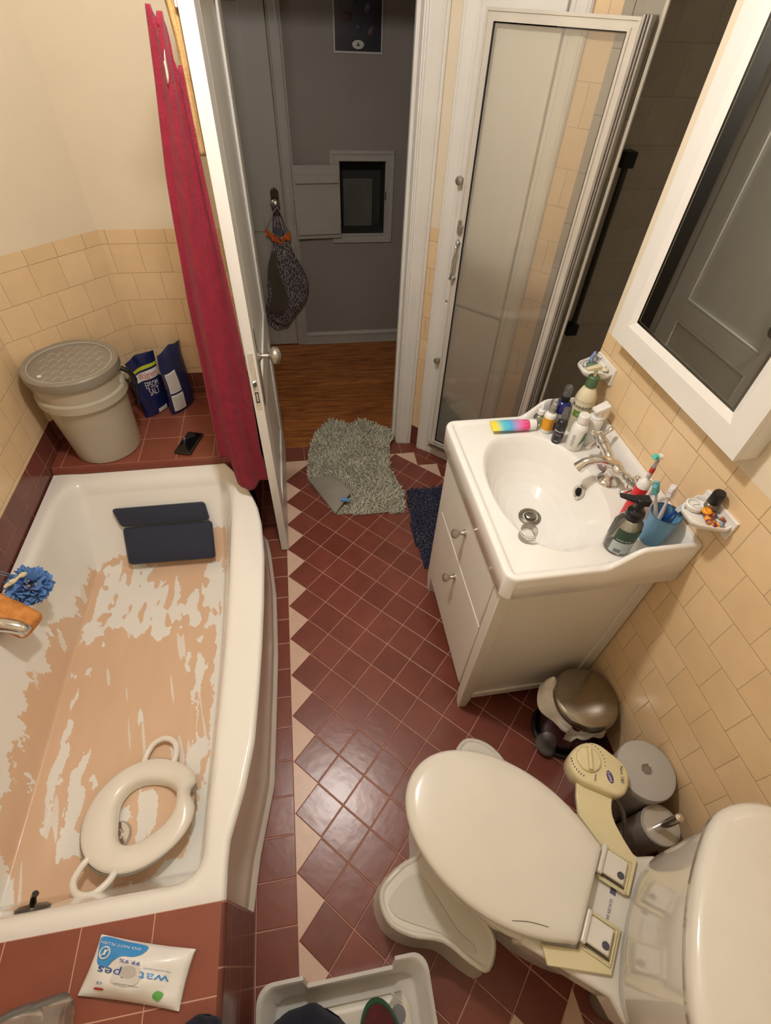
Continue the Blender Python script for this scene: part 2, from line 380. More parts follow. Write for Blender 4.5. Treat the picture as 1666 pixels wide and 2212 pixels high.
b.quad([(6.68, 16.2, 0), (14, 16.2, 0), (14, 16.2, CEILZ), (6.68, 16.2, CEILZ)]); b.quad([(4.2, 16.2, 0), (6.68, 16.2, 0), (6.68, 16.2, 6.7), (4.2, 16.2, 6.7)]); b.quad([(4.2, 16.2, 10.18), (6.68, 16.2, 10.18), (6.68, 16.2, CEILZ), (4.2, 16.2, CEILZ)])
b.quad([(-14, 6.15, 0), (-14, 16.2, 0), (-14, 16.2, CEILZ), (-14, 6.15, CEILZ)]); b.quad([(14, 6.15, 0), (14, 16.2, 0), (14, 16.2, CEILZ), (14, 6.15, CEILZ)])
b.quad([(-14, 6.16, 0), (-.3, 6.16, 0), (-.3, 6.16, CEILZ), (-14, 6.16, CEILZ)]); b.quad([(5.9, 6.16, 0), (14, 6.16, 0), (14, 6.16, CEILZ), (5.9, 6.16, CEILZ)])
struct(obj('wall_hall', b, GREYWALL, smooth=0))
b = B(); b.box(1.76, 13.9, 16.06, 16.2, 0, .58); b.box(1.76, 13.9, 16.0, 16.2, 0, .06); b.loft([[(x, 16.2, .58), (x, 16.02, .58), (x, 16.02, .64), (x, 16.07, .72), (x, 16.12, .78), (x, 16.2, .8)] for x in (1.76, 13.9)])
struct(obj('baseboard_hall', b, HALLWHITE, bev=.015))

# ---- bathroom doorway: jambs, stops and casings
def moulded(b, x0, x1, y, z0, z1, out=-1, d=.18):
    """flat casing board with a back band and a beaded inner edge, facing -y"""
    s = 1 if x1 > x0 else -1
    prof = [(0, 0), (0, d*.55), (.06, d*.62), (.1, d*.45), (.14, d*.62), (.42, d*.7), (.47, d), (.58, d), (.62, d*.8), (.66, d), (.72, d*.95), (.72, 0)]
    wd = abs(x1-x0)/.72
    b.loft([[(x0+s*u*wd, y+out*v, z) for u, v in prof] for z in (z0, z1)])
b = B()
b.box(5.85, 6.02, 5.2, 6.15, 0, 17.75); b.box(-.42, -.25, 5.2, 6.15, 0, 17.75); b.box(-.42, 6.02, 5.2, 6.15, 17.75, 17.95)
b.box(5.72, 5.85, 5.62, 5.86, 0, 17.75); b.box(-.25, -.12, 5.62, 5.86, 0, 17.75); b.box(-.12, 5.72, 5.62, 5.86, 17.6, 17.75)
struct(obj('trim_1', b, WHITE_PAINT, bev=.02))
b = B(); moulded(b, 5.9, 6.6, 5.2, 0, 18.5); moulded(b, -.3, -.95, 5.2, 3.7, 18.5); b.box(-1.0, 6.6, 5.02, 5.2, 17.85, 18.55)
struct(obj('trim_2', b, WHITE_PAINT, smooth=25))
# closet casing
def dcase(b, s0, s1, z0, z1, d=.16):
    prof = [(0, 0), (0, d*.6), (.08, d), (.16, d*.7), (.24, d), (.5, d*.8), (.72, d*.55), (.76, d*.75), (.9, d*.7), (1, d*.4), (1, 0)]
    b.loft([[dg(s0+(s1-s0)*u, v, z) for u, v in prof] for z in (z0, z1)])
b = B(); dcase(b, .5, 1.12, 0, 18.4); dcase(b, 4.3, 3.66, 0, 18.4); b.loft([[dg(.5, 0, z), dg(.5, .16, z), dg(4.3, .16, z), dg(4.3, 0, z)] for z in (17.8, 18.5)])
b.loft([[dg(1.1, 0, z), dg(1.1, .08, z), dg(3.7, .08, z), dg(3.7, 0, z)] for z in (0, .75)])
struct(obj('trim_3', b, WHITE_PAINT, smooth=25))
for nm, z0, z1, lab, kz in (('closet_door', 8.0, 17.7, None, 12.15), ('closet_door', .8, 7.88, None, 5.45)):
    t = thing(nm, 'white flat upper closet door behind the glass shower door' if z0 > 5 else 'white flat lower closet door behind the glass shower door', 'door', dg(1.16, 0, z0))
    t.rotation_euler[2] = -PI/4
    b = B(); b.box(0, 2.48, -.2, 0, 0, z1-z0); obj('door_panel', b, WHITE_PAINT, t, bev=.03)
    kb = B(); kb.lathe([(.05, 0), (.045, .12), (.06, .16), (.13, .2), (.15, .25), (.13, .31), (.05, .34)], (.12, -.2, kz-z0), 20, Matrix.Rotation(PI/2, 3, 'X'))
    obj('knob', kb, BRUSHED, t)

# ---- bathroom door, swung open into the room
t = thing('door_1', 'open white painted bathroom door', 'door', (-.23, -1.47, .06)); del t['label']; del t['category']; t['kind'] = 'structure'
b = B(); W_, H_ = 6.75, 17.5; th = .3
b.box(0, th, 0, .95, 0, H_); b.box(0, th, W_-.95, W_, 0, H_)
for z0, z1 in ((0, 1.9), (6.7, 7.5), (H_-1.1, H_)): b.box(0, th, .95, W_-.95, z0, z1)
obj('door_frame', b, WHITE_PAINT, t, bev=.012)
for z0, z1 in ((1.9, 6.7), (7.5, H_-1.1)):
    b = B(); b.box(.1, th-.1, .95, W_-.95, z0, z1)
    for sx, xx in ((1, th), (-1, 0)):
        for a0, a1, c0, c1 in ((.95, 1.08, z0, z1), (W_-1.08, W_-.95, z0, z1)):
            b.box(min(xx, xx-sx*.08), max(xx, xx-sx*.08)-.0, a0, a1, c0, c1)
        for c0 in (z0, z1-.13): b.box(min(xx, xx-sx*.08), max(xx, xx-sx*.08), 1.08, W_-1.08, c0, c0+.13)
    obj('recessed_panel', b, WHITE_PAINT, t, bev=.03)
b = B(); b.box(.07, .235, -.008, .02, 7.15, 9.1); obj('latch_plate', b, mat('painted_latch_plate', 'c9c0ae', .45, var=.15, vscale=60), t, bev=.006)
b = B(); b.add([(.1, -.01, 8.02), (.2, -.01, 8.02), (.2, -.01, 8.2), (.1, -.01, 8.2), (.1, -.12, 8.03), (.2, -.01, 8.03), (.2, -.02, 8.18), (.1, -.12, 8.18)], [(0, 1, 2, 3), (4, 5, 6, 7), (0, 1, 5, 4), (3, 2, 6, 7), (0, 3, 7, 4)]); obj('latch_bolt', b, CHROME, t)
b = B()
for q in ((.1, .2, 7.42, 7.46), (.1, .2, 7.76, 7.8), (.1, .125, 7.42, 7.8), (.175, .2, 7.42, 7.8)): b.box(q[0], q[1], -.014, 0, q[2], q[3])
obj('deadbolt_slot', b, BLACKP, t)
b = B(); b.box(th, th+.03, .3, .62, 7.1, 9.55); o = obj('knob_backplate', b, BRUSHED, t, bev=.02)
for sgn, x0 in ((1, th+.03), (-1, 0)):
    b = B(); b.lathe([(.15, 0), (.16, .04), (.12, .08), (.07, .12), (.065, .3), (.1, .34), (.19, .38), (.25, .46), (.26, .54), (.22, .62), (.12, .67), (.03, .69)], (x0, .46, 8.75), 28, Matrix.Rotation(sgn*PI/2, 3, 'Y'))
    obj('door_knob', b, BRUSHED, t)
# ceiling lamp
t = thing('ceiling_lamp', 'round white glass ceiling lamp', 'lamp', (.9, -6.5, CEILZ))
b = B(); b.lathe([(1.3, 0), (1.35, -.15), (1.3, -.2)], n=40); obj('lamp_base', b, BRUSHED, t)
b = B(); b.lathe([(1.22, -.2), (1.15, -.42), (.85, -.62), (.4, -.72), (.02, -.74)], n=40); obj('lamp_shade', b, mat('lit_lamp_glass', 'ffe6c0', .3, emis=5), t)
# ================================================================== TUB SURROUND
b = B(); zt = 3.7
def ring2(x0, x1, y0, y1): return [(x0, y0), (x1, y0), (x1, y1), (x0, y1)]
duvd = lambda x, y: (x+1.08+30*1.38, y-.45+.02+40*1.4)
# back ledge: top, front edge strip, end face
b.quad([(-8.35, .62, zt), (-1.1, .62, zt), (-1.1, 5.2, zt), (-8.3, 5.2, zt)], [(x+1.08+41.4-.02, (y-.62)+56) for x, y in ring2(-8.3, -1.1, .62, 5.2)], 0)
b.quad([(-8.3, .45, zt-.17), (-1.1, .45, zt-.17), (-1.1, .5, zt-.04), (-8.3, .5, zt-.04)], [(x+1.08+41.4, y) for x, y in ((-8.3, 55.2), (-1.1, 55.2), (-1.1, 55.6), (-8.3, 55.6))], 1)
b.quad([(-8.3, .5, zt-.04), (-1.1, .5, zt-.04), (-1.1, .62, zt), (-8.3, .62, zt)], [(x+1.08+41.4, y) for x, y in ((-8.3, 55.6), (-1.1, 55.6), (-1.1, 55.97), (-8.3, 55.97))], 1)
b.quad([(-8.3, .45, 2.9), (-1.1, .45, 2.9), (-1.1, .45, zt-.17), (-8.3, .45, zt-.17)], None, 1)
b.quad([(-1.1, .45, 0), (-1.1, 5.2, 0), (-1.1, 5.2, zt), (-1.1, .6, zt), (-1.1, .45, zt-.17)], [(y+40, z) for y, z in ((.45, 0), (5.2, 0), (5.2, zt), (.6, zt), (.45, 3.5))], 2)
struct(obj('trim_tub_ledge_back', b, [REDD, mat('red_edge_tile', '7c4234', .3, var=.06), REDB], smooth=0))
# near deck with a rounded edge
b = B(); Xe = -1.08; r = .1; yn = -13.42
prof = [(0, 0), (0, zt-r)]
P = [(Xe, z) for z in (0, zt-r)]+[(Xe-r+r*math.cos(a), zt-r+r*math.sin(a)) for a in (PI/6, PI/3, PI/2)]
for (xa, za), (xb, zb) in zip(P, P[1:]):
    ua, ub = (za-zt+41.4, zb-zt+41.4)
    b.quad([(xa, -19, za), (xa, yn, za), (xb, yn, zb), (xb, -19, zb)], [(-19+.02-yn+56, ua), (.02+56, ua), (.02+56, ub), (-19+.02-yn+56, ub)], 1)
b.quad([(-8.3, -19, zt), (Xe-r, -19, zt), (Xe-r, yn, zt), (-8.3, yn, zt)], [(x+1.09+41.4, y-yn+56) for x, y in ring2(-8.3, Xe-r, -19, yn)], 0)
b.quad([(-8.3, yn, 2.9), (-8.3, yn, zt), (Xe-r, yn, zt), (Xe, yn, zt-r), (Xe, yn, 0), (-2.5, yn, 0)], None, 2)
struct(obj('trim_tub_deck_front', b, [REDD, tilemat('red_deck_side_tile', '66362b', '5d3026', 'a87a6b', 1.0, 1.2, 0, .014, .2, .35), mat('red_edge_tile', '7c4234', .3)], smooth=0))

# ================================================================== BATHTUB
STAIN=[(-7.26,-2.68),(-7.38,-3.16),(-7.20,-4.31),(-7.29,-4.30),(-7.43,-4.62),(-7.49,-5.42),(-7.43,-6.54),(-7.48,-7.88),(-7.47,-8.53),(-7.37,-9.86),(-7.47,-8.25),(-7.49,-8.77),(-7.45,-9.93),(-7.43,-10.84),(-6.64,-12.70),(-6.51,-12.65),(-5.47,-12.77),(-5.11,-12.71),(-5.19,-12.40),(-4.60,-12.38),(-3.97,-12.40),(-3.31,-12.11),(-2.87,-11.94),(-2.65,-11.39),(-2.58,-10.01),(-2.47,-10.41),(-2.46,-7.97),(-2.45,-5.42),(-2.48,-3.09),(-2.22,-1.48),(-2.59,-1.24),(-2.77,-1.32),(-3.50,-1.93),(-5.73,-1.78),(-6.12,-1.75),(-6.67,-1.90),(-7.19,-2.08)]
FLAKES=[[(-6.83,-2.08),(-5.90,-1.95),(-4.99,-2.13),(-4.76,-2.96),(-4.13,-2.79),(-3.91,-4.11),(-3.27,-3.48),(-2.98,-2.19),(-2.49,-2.17),(-2.44,-5.13),(-3.05,-5.12),(-3.87,-4.93),(-4.13,-5.25),(-4.45,-5.52),(-4.89,-5.01),(-5.17,-5.11),(-5.73,-4.96),(-6.21,-4.61),(-6.24,-5.31),(-6.10,-5.73),(-6.24,-6.10),(-6.51,-5.27),(-6.75,-5.37),(-6.98,-5.34),(-7.07,-4.49),(-6.88,-4.30),(-6.95,-3.46)],
[(-3.24,-5.65),(-2.91,-5.35),(-2.96,-6.17),(-2.69,-6.53),(-2.73,-7.40),(-2.94,-7.55),(-2.84,-8.85),(-2.49,-9.27),(-2.49,-9.57),(-2.52,-10.40),(-3.01,-10.33),(-3.01,-9.50),(-2.90,-8.79),(-3.05,-7.29),(-3.01,-6.23),(-3.35,-6.31),(-3.29,-6.83),(-3.47,-6.80),(-3.48,-6.16)],
[(-6.70,-7.80),(-6.51,-8.05),(-6.50,-8.37),(-6.62,-8.66),(-6.66,-9.25),(-6.41,-9.82),(-6.66,-9.78),(-6.84,-9.32),(-6.75,-8.74),(-6.74,-8.23)],
[(-6.82,-6.87),(-6.67,-7.13),(-6.70,-7.58),(-6.83,-7.28)],
[(-5.94,-8.81),(-6.11,-9.33),(-6.12,-9.86),(-5.83,-9.91),(-5.86,-9.37),(-5.82,-9.03)],
[(-4.73,-8.09),(-4.60,-7.94),(-4.53,-8.17),(-4.61,-8.35)],
[(-3.58,-8.98),(-3.38,-8.99),(-3.39,-9.44),(-3.55,-9.36)],
[(-7.03,-6.33),(-6.91,-6.34),(-6.89,-6.50),(-6.98,-6.49)],
[(-6.43,-6.23),(-6.45,-6.63),(-6.53,-6.55),(-6.50,-6.28)],
[(-6.71,-7.99),(-6.55,-7.90),(-6.45,-8.19),(-6.66,-8.49),(-6.45,-8.94),(-6.55,-9.47),(-6.59,-10.03),(-6.52,-11.13),(-6.64,-10.95),(-6.68,-10.25),(-6.83,-9.53),(-6.71,-8.90)],
[(-6.22,-9.42),(-5.92,-9.22),(-5.76,-10.11),(-5.80,-10.91),(-5.61,-11.11),(-5.32,-11.56),(-5.56,-11.69),(-6.07,-11.61),(-6.21,-11.34),(-6.14,-10.68),(-6.16,-10.05)],
[(-7.25,-9.39),(-7.20,-9.40),(-7.18,-9.82),(-7.21,-9.83)],
[(-5.65,-9.65),(-5.54,-9.57),(-5.40,-9.98),(-5.56,-10.00)],
[(-2.95,-8.92),(-2.53,-9.04),(-2.51,-9.62),(-2.62,-10.63),(-3.03,-10.09),(-3.01,-9.34)],
[(-7.31,-11.14),(-7.23,-11.10),(-7.25,-11.22),(-7.30,-11.27)],
[(-4.96,-10.69),(-4.56,-10.52),(-4.36,-10.95),(-4.65,-11.04),(-4.91,-10.91)],
[(-4.26,-10.24),(-3.73,-10.51),(-3.66,-11.32),(-4.16,-11.41),(-4.23,-10.71)]]
def pip(X, Y, poly):
    ins = np.zeros(X.shape, bool); n = len(poly)
    for i in range(n):
        (x0, y0), (x1, y1) = poly[i], poly[(i+1) % n]
        c = ((y0 > Y) != (y1 > Y)) & (X < (x1-x0)*(Y-y0)/((y1-y0) or 1e-9)+x0); ins ^= c
    return ins
XR = [(-13.45, -1.16), (-12.78, -1.16), (-12.35, -1.13), (-12.0, -1.03), (-11.3, -.83), (-10.28, -.64), (-9.1, -.56), (-7.73, -.49), (-6.17, -.45), (-4.35, -.45), (-2.88, -.56), (-2.06, -.71), (-1.57, -.87), (-.78, -1.2), (0, -1.65), (.44, -1.95)]
XL = -8.29
def tubz(x, y):
    """height of the tub surface, numpy arrays"""
    D = 2.78
    bow = .16*np.exp(-((y+6.5)/4.5)**2)
    g = [np.maximum(0, (x+2.47-bow)/.72), np.maximum(0, (-7.12-x)/.68), np.maximum(0, (y+2.35)/2.35), np.maximum(0, (-12.35-y)/.62)]
    pw = 2.6
    mm = (g[0]**pw+g[1]**pw+g[2]**pw+g[3]**pw)**(1/pw)
    t = np.clip(mm, 0, 1.6)
    # floor fillet, sloping wall, rolled rim
    z = .72+D*(np.where(t < .18, t*t/.36, np.where(t < .9, t-.09, .81+.19*(1-np.exp(-(t-.9)/.115)))))
    tilt = .05*(x+5)*0
    return np.minimum(z, 3.5)
t = thing('bathtub', 'white bathtub with peach worn patches on its bottom', 'bathtub', (0, 0, 0))
NU, NV = 300, 560
us = np.linspace(0, 1, NU+1); ys = np.linspace(.44, -13.42, NV+1)
xr = np.array([interp(XR, y) for y in ys]); k = np.ones(9)/9; xr[4:-4] = np.convolve(xr, k, 'valid')
Xg = XL+(xr[:, None]-XL)*us[None, :]; Yg = np.repeat(ys[:, None], NU+1, 1)
Zg = tubz(Xg, Yg)
# outer rim rolls down at the open side
dR = (xr[:, None]-Xg); Zg -= np.where(dR < .14, .14*(1-np.sqrt(np.clip(1-((.14-dR)/.14)**2, 0, 1))), 0)
me = bpy.data.meshes.new('tub_shell'); V = np.stack([Xg, Yg, Zg], -1).reshape(-1, 3)*U
I = np.arange((NU+1)*(NV+1)).reshape(NV+1, NU+1)
F = np.stack([I[:-1, :-1], I[1:, :-1], I[1:, 1:], I[:-1, 1:]], -1).reshape(-1, 4)
me.vertices.add(len(V)); me.vertices.foreach_set('co', V.ravel()); me.loops.add(F.size); me.loops.foreach_set('vertex_index', F.ravel().astype(np.int32))
me.polygons.add(len(F)); me.polygons.foreach_set('loop_start', np.arange(0, F.size, 4, dtype=np.int32)); me.polygons.foreach_set('loop_total', np.full(len(F), 4, np.int32)); me.polygons.foreach_set('use_smooth', np.ones(len(F), bool))
me.update(); me.validate()
# wear map: where the white coating has come off the peach enamel
fx, fy = Xg.ravel(), Yg.ravel()
nz = np.array([(fz(x*2.2, y*1.1, 3)+.6*fz(x*6, y*3.0, 7)+.35*fz(x*15, y*8, 1), fz(x*2.2, y*1.1, 13)+.6*fz(x*6, y*3, 17)+.35*fz(x*15, y*8, 11)) if (-8.3 < x < -2.2 and -13 < y < -.5) else (0, 0) for x, y in zip(fx, fy)])
qx, qy = fx+.16*nz[:, 0], fy+.2*nz[:, 1]
peach = pip(qx, qy, STAIN)
for k_, f in enumerate(FLAKES): peach &= ~pip(qx, qy, f)
band = pip(qx, qy, FLAKES[0]) | pip(qx, qy, FLAKES[1])
hn = np.array([fz(x*2.4, y*.95, 31)+.5*fz(x*5.5, y*2.4, 5) if bb_ else -1 for x, y, bb_ in zip(fx, fy, band)])
peach |= band & (hn > .17)
sc_ = np.array([fz(x*5.0+y*1.2, y*.55-x*.2, 41) if pp else 0 for x, y, pp in zip(fx, fy, peach)])
val = np.where(peach, 1.0, 0.0)
val = np.where(peach & (sc_ > .5), .35, val)
at = me.attributes.new('wear', 'FLOAT', 'POINT'); at.data.foreach_set('value', val.astype(np.float32))
M = bpy.data.materials.new('tub_enamel'); M.use_nodes = True; nt = M.node_tree; N = nt.nodes; L = nt.links; bb = N['Principled BSDF']
a = N.new('ShaderNodeAttribute'); a.attribute_name = 'wear'; mx = N.new('ShaderNodeMix'); mx.data_type = 'RGBA'; mx.inputs['A'].default_value = lin('eeebe3')
tc = N.new('ShaderNodeTexCoord'); mp = N.new('ShaderNodeMapping'); mp.inputs['Scale'].default_value = (9, 2.2, 5); mp.inputs['Rotation'].default_value = (0, 0, .25); L.new(tc.outputs['Object'], mp.inputs[0])
n = N.new('ShaderNodeTexNoise'); n.inputs['Scale'].default_value = 2.2; n.inputs['Detail'].default_value = 4; L.new(mp.outputs[0], n.inputs[0])
m2 = N.new('ShaderNodeMix'); m2.data_type = 'RGBA'; m2.inputs['A'].default_value = lin('e6c3a4'); m2.inputs['B'].default_value = lin('d8b797'); L.new(n.outputs[0], m2.inputs['Factor']); L.new(m2.outputs['Result'], mx.inputs['B'])
rp = N.new('ShaderNodeMapRange'); rp.inputs[1].default_value = .2; rp.inputs[2].default_value = .8; L.new(a.outputs['Fac'], rp.inputs[0]); L.new(rp.outputs[0], mx.inputs['Factor']); L.new(mx.outputs['Result'], bb.inputs['Base Color'])
r2 = N.new('ShaderNodeMapRange'); r2.inputs[3].default_value = .1; r2.inputs[4].default_value = .3; L.new(a.outputs['Fac'], r2.inputs[0]); L.new(r2.outputs[0], bb.inputs['Roughness']); bb.inputs['Coat Weight'].default_value = .2
MATS['tub'] = M
me.materials.append(M); o = bpy.data.objects.new('tub_shell', me); COL.objects.link(o); o.parent = t
# apron
PR = [(0, 3.36), (-.015, 3.3), (-.06, 3.22), (-.11, 3.12), (-.12, 2.9), (-.1, 1.6), (-.06, .9), (-.02, .72), (-.04, .6), (-.05, .45), (-.03, .3), (0.03, .2), (.04, .1), (.0, .04), (0, 0)]
SB = [(-13.42, -1.17), (-12.2, -1.0), (-10.5, -.62), (-7.7, -.52), (-6.3, -.48), (-3.8, -.52), (-1.65, -.73), (-.87, -.85), (.44, -1.95)]
b = B(); rings = []
for u_, z in PR:
    rings.append([(lerp(xr[i], interp(SB, ys[i]), (3.36-z)/3.36)+u_*1.6, ys[i], z) for i in range(0, NV+1, 7)])
b.loft(rings, False, False, False); obj('apron', b, mat('tub_apron_enamel', 'e5e1d8', .07, coat=.6), t, smooth=50)
b = B(); b.lathe([(.02, .04), (.13, .05), (.17, .1), (.3, .1), (.34, .06), (.36, 0)], (-4.62, -11.28, .71), 28); b.lathe([(.02, .1), (.11, .12), (.15, .1), (.16, .06)], (-4.62, -11.28, .73), 20); obj('drain', b, CHROME, t)
b = B(); b.lathe([(.33, 0), (.34, .05), (.26, .1), (.02, .12)], (-5.35, -12.86, 2.75), 28, Matrix.Rotation(-PI/2+.18, 3, 'X')); b.tube([(-5.35, -12.76, 2.8), (-5.3, -12.66, 2.95), (-5.24, -12.62, 3.02)], [.07, .06, .07], 10); obj('overflow_lever', b, mat('dark_worn_chrome', '6e6a66', .25, 1), t)

# ================================================================== THINGS AROUND THE TUB
# bath pillow on the sloped back
t = thing('bath_pillow', 'navy folding bath pillow leaning on the tub back slope', 'bath pillow', (0, 0, 0))
NAVY = mat('navy_pillow_fabric', '23283a', .75, var=.1, vscale=90, bump=.25, bscale=500, sheen=.2)
def slab(cs, th, name, par, m, cr=.14):
    """cushion between four corners; cs: near-left, near-right, far-right, far-left"""
    A, Bq, C, D = [Vector(c) for c in cs]; nr = (Bq-A).cross(D-A).normalized(); b = B()
    su, sv = (Bq-A).length, (D-A).length
    def pt(u, v, k): return A.lerp(Bq, u).lerp(D.lerp(C, u), v)+nr*k
    def rr(u0, v0, inset):
        out = []
        for (cu, cv, a0) in ((1, 1, 0), (0, 1, PI/2), (0, 0, PI), (1, 0, 3*PI/2)):
            for j in range(7):
                a = a0+PI/2*j/6
                x = (su-inset-cr if cu else inset+cr)+cr*math.cos(a); y = (sv-inset-cr if cv else inset+cr)+cr*math.sin(a); out.append((x/su, y/sv))
        return out
    rings = []
    for ins, k in ((.1, 0), (.02, .05), (0, th*.3), (.0, th*.6), (.04, th*.85), (.12, th)): rings.append([pt(u, v, k) for u, v in rr(0, 0, ins)])
    b.loft(rings, True, True); return obj(name, b, m, par, smooth=60)
slab([(-5.86, -2.25, 1.05), (-2.66, -2.3, 1.02), (-2.68, -1.2, 2.0), (-5.98, -1.18, 2.0)], .2, 'lower_cushion', t, NAVY)
slab([(-6.0, -1.15, 2.05), (-2.74, -1.17, 2.05), (-2.86, -.72, 2.62), (-6.26, -.7, 2.62)], .26, 'upper_cushion', t, NAVY)
# toddler toilet seat lying in the tub
SEATP = mat('cream_seat_plastic', 'f0e9dc', .25, sss=.1)
t = thing('toddler_toilet_seat', 'cream plastic toddler toilet seat with side handles in tub', 'potty seat', (-4.02, -10.88, 1.22), .1, rot=(-.2, .03, .35))
b = B(); rings = []; n = 72
for i in range(n):
    a = 2*PI*i/n; c, s = math.cos(a), math.sin(a)
    ro = 1.42+.1*math.exp(-((a-5.6)/.5)**2)+.12*math.exp(-((a-.15)/.4)**2)-.14*math.exp(-((a-6.1)/.17)**2)
    rx = .78+.13*math.cos(a*1)+.06*math.cos(3*a+.6)
    lift = .16*math.exp(-((min(abs(a-6.1), 2*PI-abs(a-6.1)))/.45)**2)
    w_ = ro-rx
    prof = [(0, -.3), (.02, -.1), (.07, -.01+lift*.3), (.18, .05+lift*.8), (.5, .09+lift), (.8, .06+lift*.6), (.94, .03+lift*.2), (1.0, -.02), (1.0, -.08), (.94, -.1), (.5, -.02+lift*.5), (.1, -.1)]
    rings.append([((rx+w_*u)*c, (rx+w_*u)*s*1.0, z) for u, z in prof])
rings.append(rings[0]); b.loft(rings, False, False); obj('seat_ring', b, SEATP, t, smooth=60)
for a in (1.03, 3.86):
    b = B(); pts = []
    for u, v, z in ((1.25, -.42, -.05), (1.5, -.44, -.02), (1.78, -.36, .03), (1.92, -.2, .06), (1.97, 0, .08), (1.92, .2, .06), (1.78, .36, .03), (1.5, .44, -.02), (1.25, .42, -.05)):
        pts.append((u*math.cos(a)-v*math.sin(a), u*math.sin(a)+v*math.cos(a), z))
    b.tube(catmull(pts, 6), .085, 12); obj('handle', b, SEATP, t)
b = B(); b.tube(catmull([(1.4*math.cos(a)*1.03, 1.4*math.sin(a)*1.03, -.1) for a in [2*PI*i/30 for i in range(30)]], 2, True), .025, 8, True); obj('rubber_rim', b, mat('grey_rubber_rim', '8b8578', .6), t)
# spout with sponge and loofah on the left wall
t = thing('tub_spout', 'chrome spout at the left wall under an orange sponge', 'tub spout', (-8.28, -6.35, 4.1))
b = B(); b.lathe([(.34, 0), (.34, .05), (.2, .1)], (0, 0, 0), 24, Matrix.Rotation(PI/2, 3, 'Y')); b.tube(catmull([(0, 0, 0), (.5, -.02, .02), (.85, -.05, -.02), (1.2, -.1, -.18), (1.3, -.12, -.34)], 6), [.2]*25, 18); obj('spout', b, CHROME, t)
o = obj('bath_sponge', (lambda b: b.box(-.75, .75, -.42, .42, -.3, .25))(B()), mat('orange_sponge', 'e09a52', .9, var=.22, vscale=40, bump=.9, bscale=160, color2='c07a3a'), bev=.22, seg=4, sub=1)
tag(o, 'orange sponge mitt draped against the chrome tub spout', 'sponge', loc=(-7.45, -6.02, 3.95)); o.rotation_euler = (.25, .3, -.5)
t = thing('mesh_loofah', 'blue mesh bath loofah hanging above the tub by the sponge', 'loofah', (-7.2, -5.1, 4.05))
LOOF = mat('blue_mesh_netting', '6d9fdc', .55, var=.35, vscale=30, bump=.5, bscale=300, sheen=.3, color2='4f82c8')
b = B(); random.seed(5)
for kk in range(26):
    th_, ph = random.uniform(0, 2*PI), random.uniform(-1.1, 1.2); c = Vector((math.cos(th_)*math.cos(ph)*.42, math.sin(th_)*math.cos(ph)*.36, math.sin(ph)*.26)); rr_ = random.uniform(.2, .3); q = Vector((random.random(), random.random(), random.random()))*6
    ax = Matrix.Rotation(random.uniform(0, 6), 3, c.normalized())
    def fn(u, v, c=c, rr_=rr_, q=q, ax=ax):
        a = u*2*PI*.92; r_ = rr_*(.35+.8*v)*(1+.14*math.sin(4*a+q.x)+.05*math.sin(9*a)); d = c.normalized(); e1 = ax @ d.orthogonal().normalized(); e2 = d.cross(e1)
        return c*.55+e1*(math.cos(a)*r_)+e2*(math.sin(a)*r_)+d*(.28*v+.06*math.sin(7*a+q.y)*v)
    b.grid(fn, 40, 7)
obj('netting', b, LOOF, t, smooth=80)
b = B(); b.tube(catmull([(-.35, -.3, .42), (-.12, -.12, .47), (.02, .0, .5), (.12, .1, .45)], 4), [.05, .06, .07, .08, .07, .05, .04, .05, .07, .09, .08, .06, .04], 8); obj('cord_knot', b, mat('cream_cord', 'e6d6b0', .8), t)
b = B(); b.tube(catmull([(-.1, 0, .42), (-.5, .12, .46), (-1.02, .3, .6)], 5), .015, 6); b.tube(catmull([(-.1, .05, .42), (-.5, .2, .46), (-1.02, .4, .62)], 5), .015, 6); obj('hanging_cord', b, mat('blue_grey_cord', '6f7f96', .6), t)

# bucket
BUCK = mat('grey_bucket_plastic', 'b3aa97', .45, var=.04, bump=.05, bscale=40)
t = thing('lidded_bucket', 'large grey plastic bucket with lid on the tiled tub ledge', 'bucket', (-6.52, 1.84, 3.71), .0)
b = B(); b.lathe([(.02, .05), (1.13, .05), (1.15, 0), (1.18, .03), (1.36, 2.38), (1.37, 2.42), (1.5, 2.44), (1.5, 2.72), (1.39, 2.76), (1.43, 3.5), (1.25, 3.5)], n=72); obj('bucket_body', b, BUCK, t, smooth=30)
b = B(); b.lathe([(.02, 3.58), (1.3, 3.58), (1.37, 3.65), (1.49, 3.67), (1.54, 3.62), (1.54, 3.36), (1.51, 3.3), (1.48, 3.3), (1.48, 3.42)], n=72)
o = obj('bucket_lid', b, mat('grey_bucket_lid', '8e877a', .4, var=.08, vscale=4, bump=.15, bscale=30), t, smooth=30)
b = B(); random.seed(2)
for i in range(6):
    for j in range(8):
        x, y = -1.15+j*.31+(.15 if i % 2 else 0), -1.0+i*.4
        if math.hypot(x, y) < 1.16: b.tube([(x-.04, y-.12, 3.585), (x+.04, y+.12, 3.585)], .018, 6); b.tube([(x+.04, y+.12, 3.585), (x+.2, y+.07, 3.585)], .014, 6)
b.tube([(1.33*math.cos(2*PI*i/64), 1.33*math.sin(2*PI*i/64), 3.62) for i in range(64)], .025, 6, True); obj('lid_relief', b, mat('bucket_relief', 'b9b09e', .4), t)
b = B(); b.lathe([(.02, .03), (.07, .03), (.07, 0)], (-.74, -.82, 3.585), 14); obj('lid_spot', b, WHITEP, t)
b = B(); b.lathe([(.24, 0), (.24, .12), (.16, .15), (.03, .15)], (1.36, .1, 2.75), 20, Matrix.Rotation(PI/2, 3, 'Y')); obj('handle_boss', b, BUCK, t)
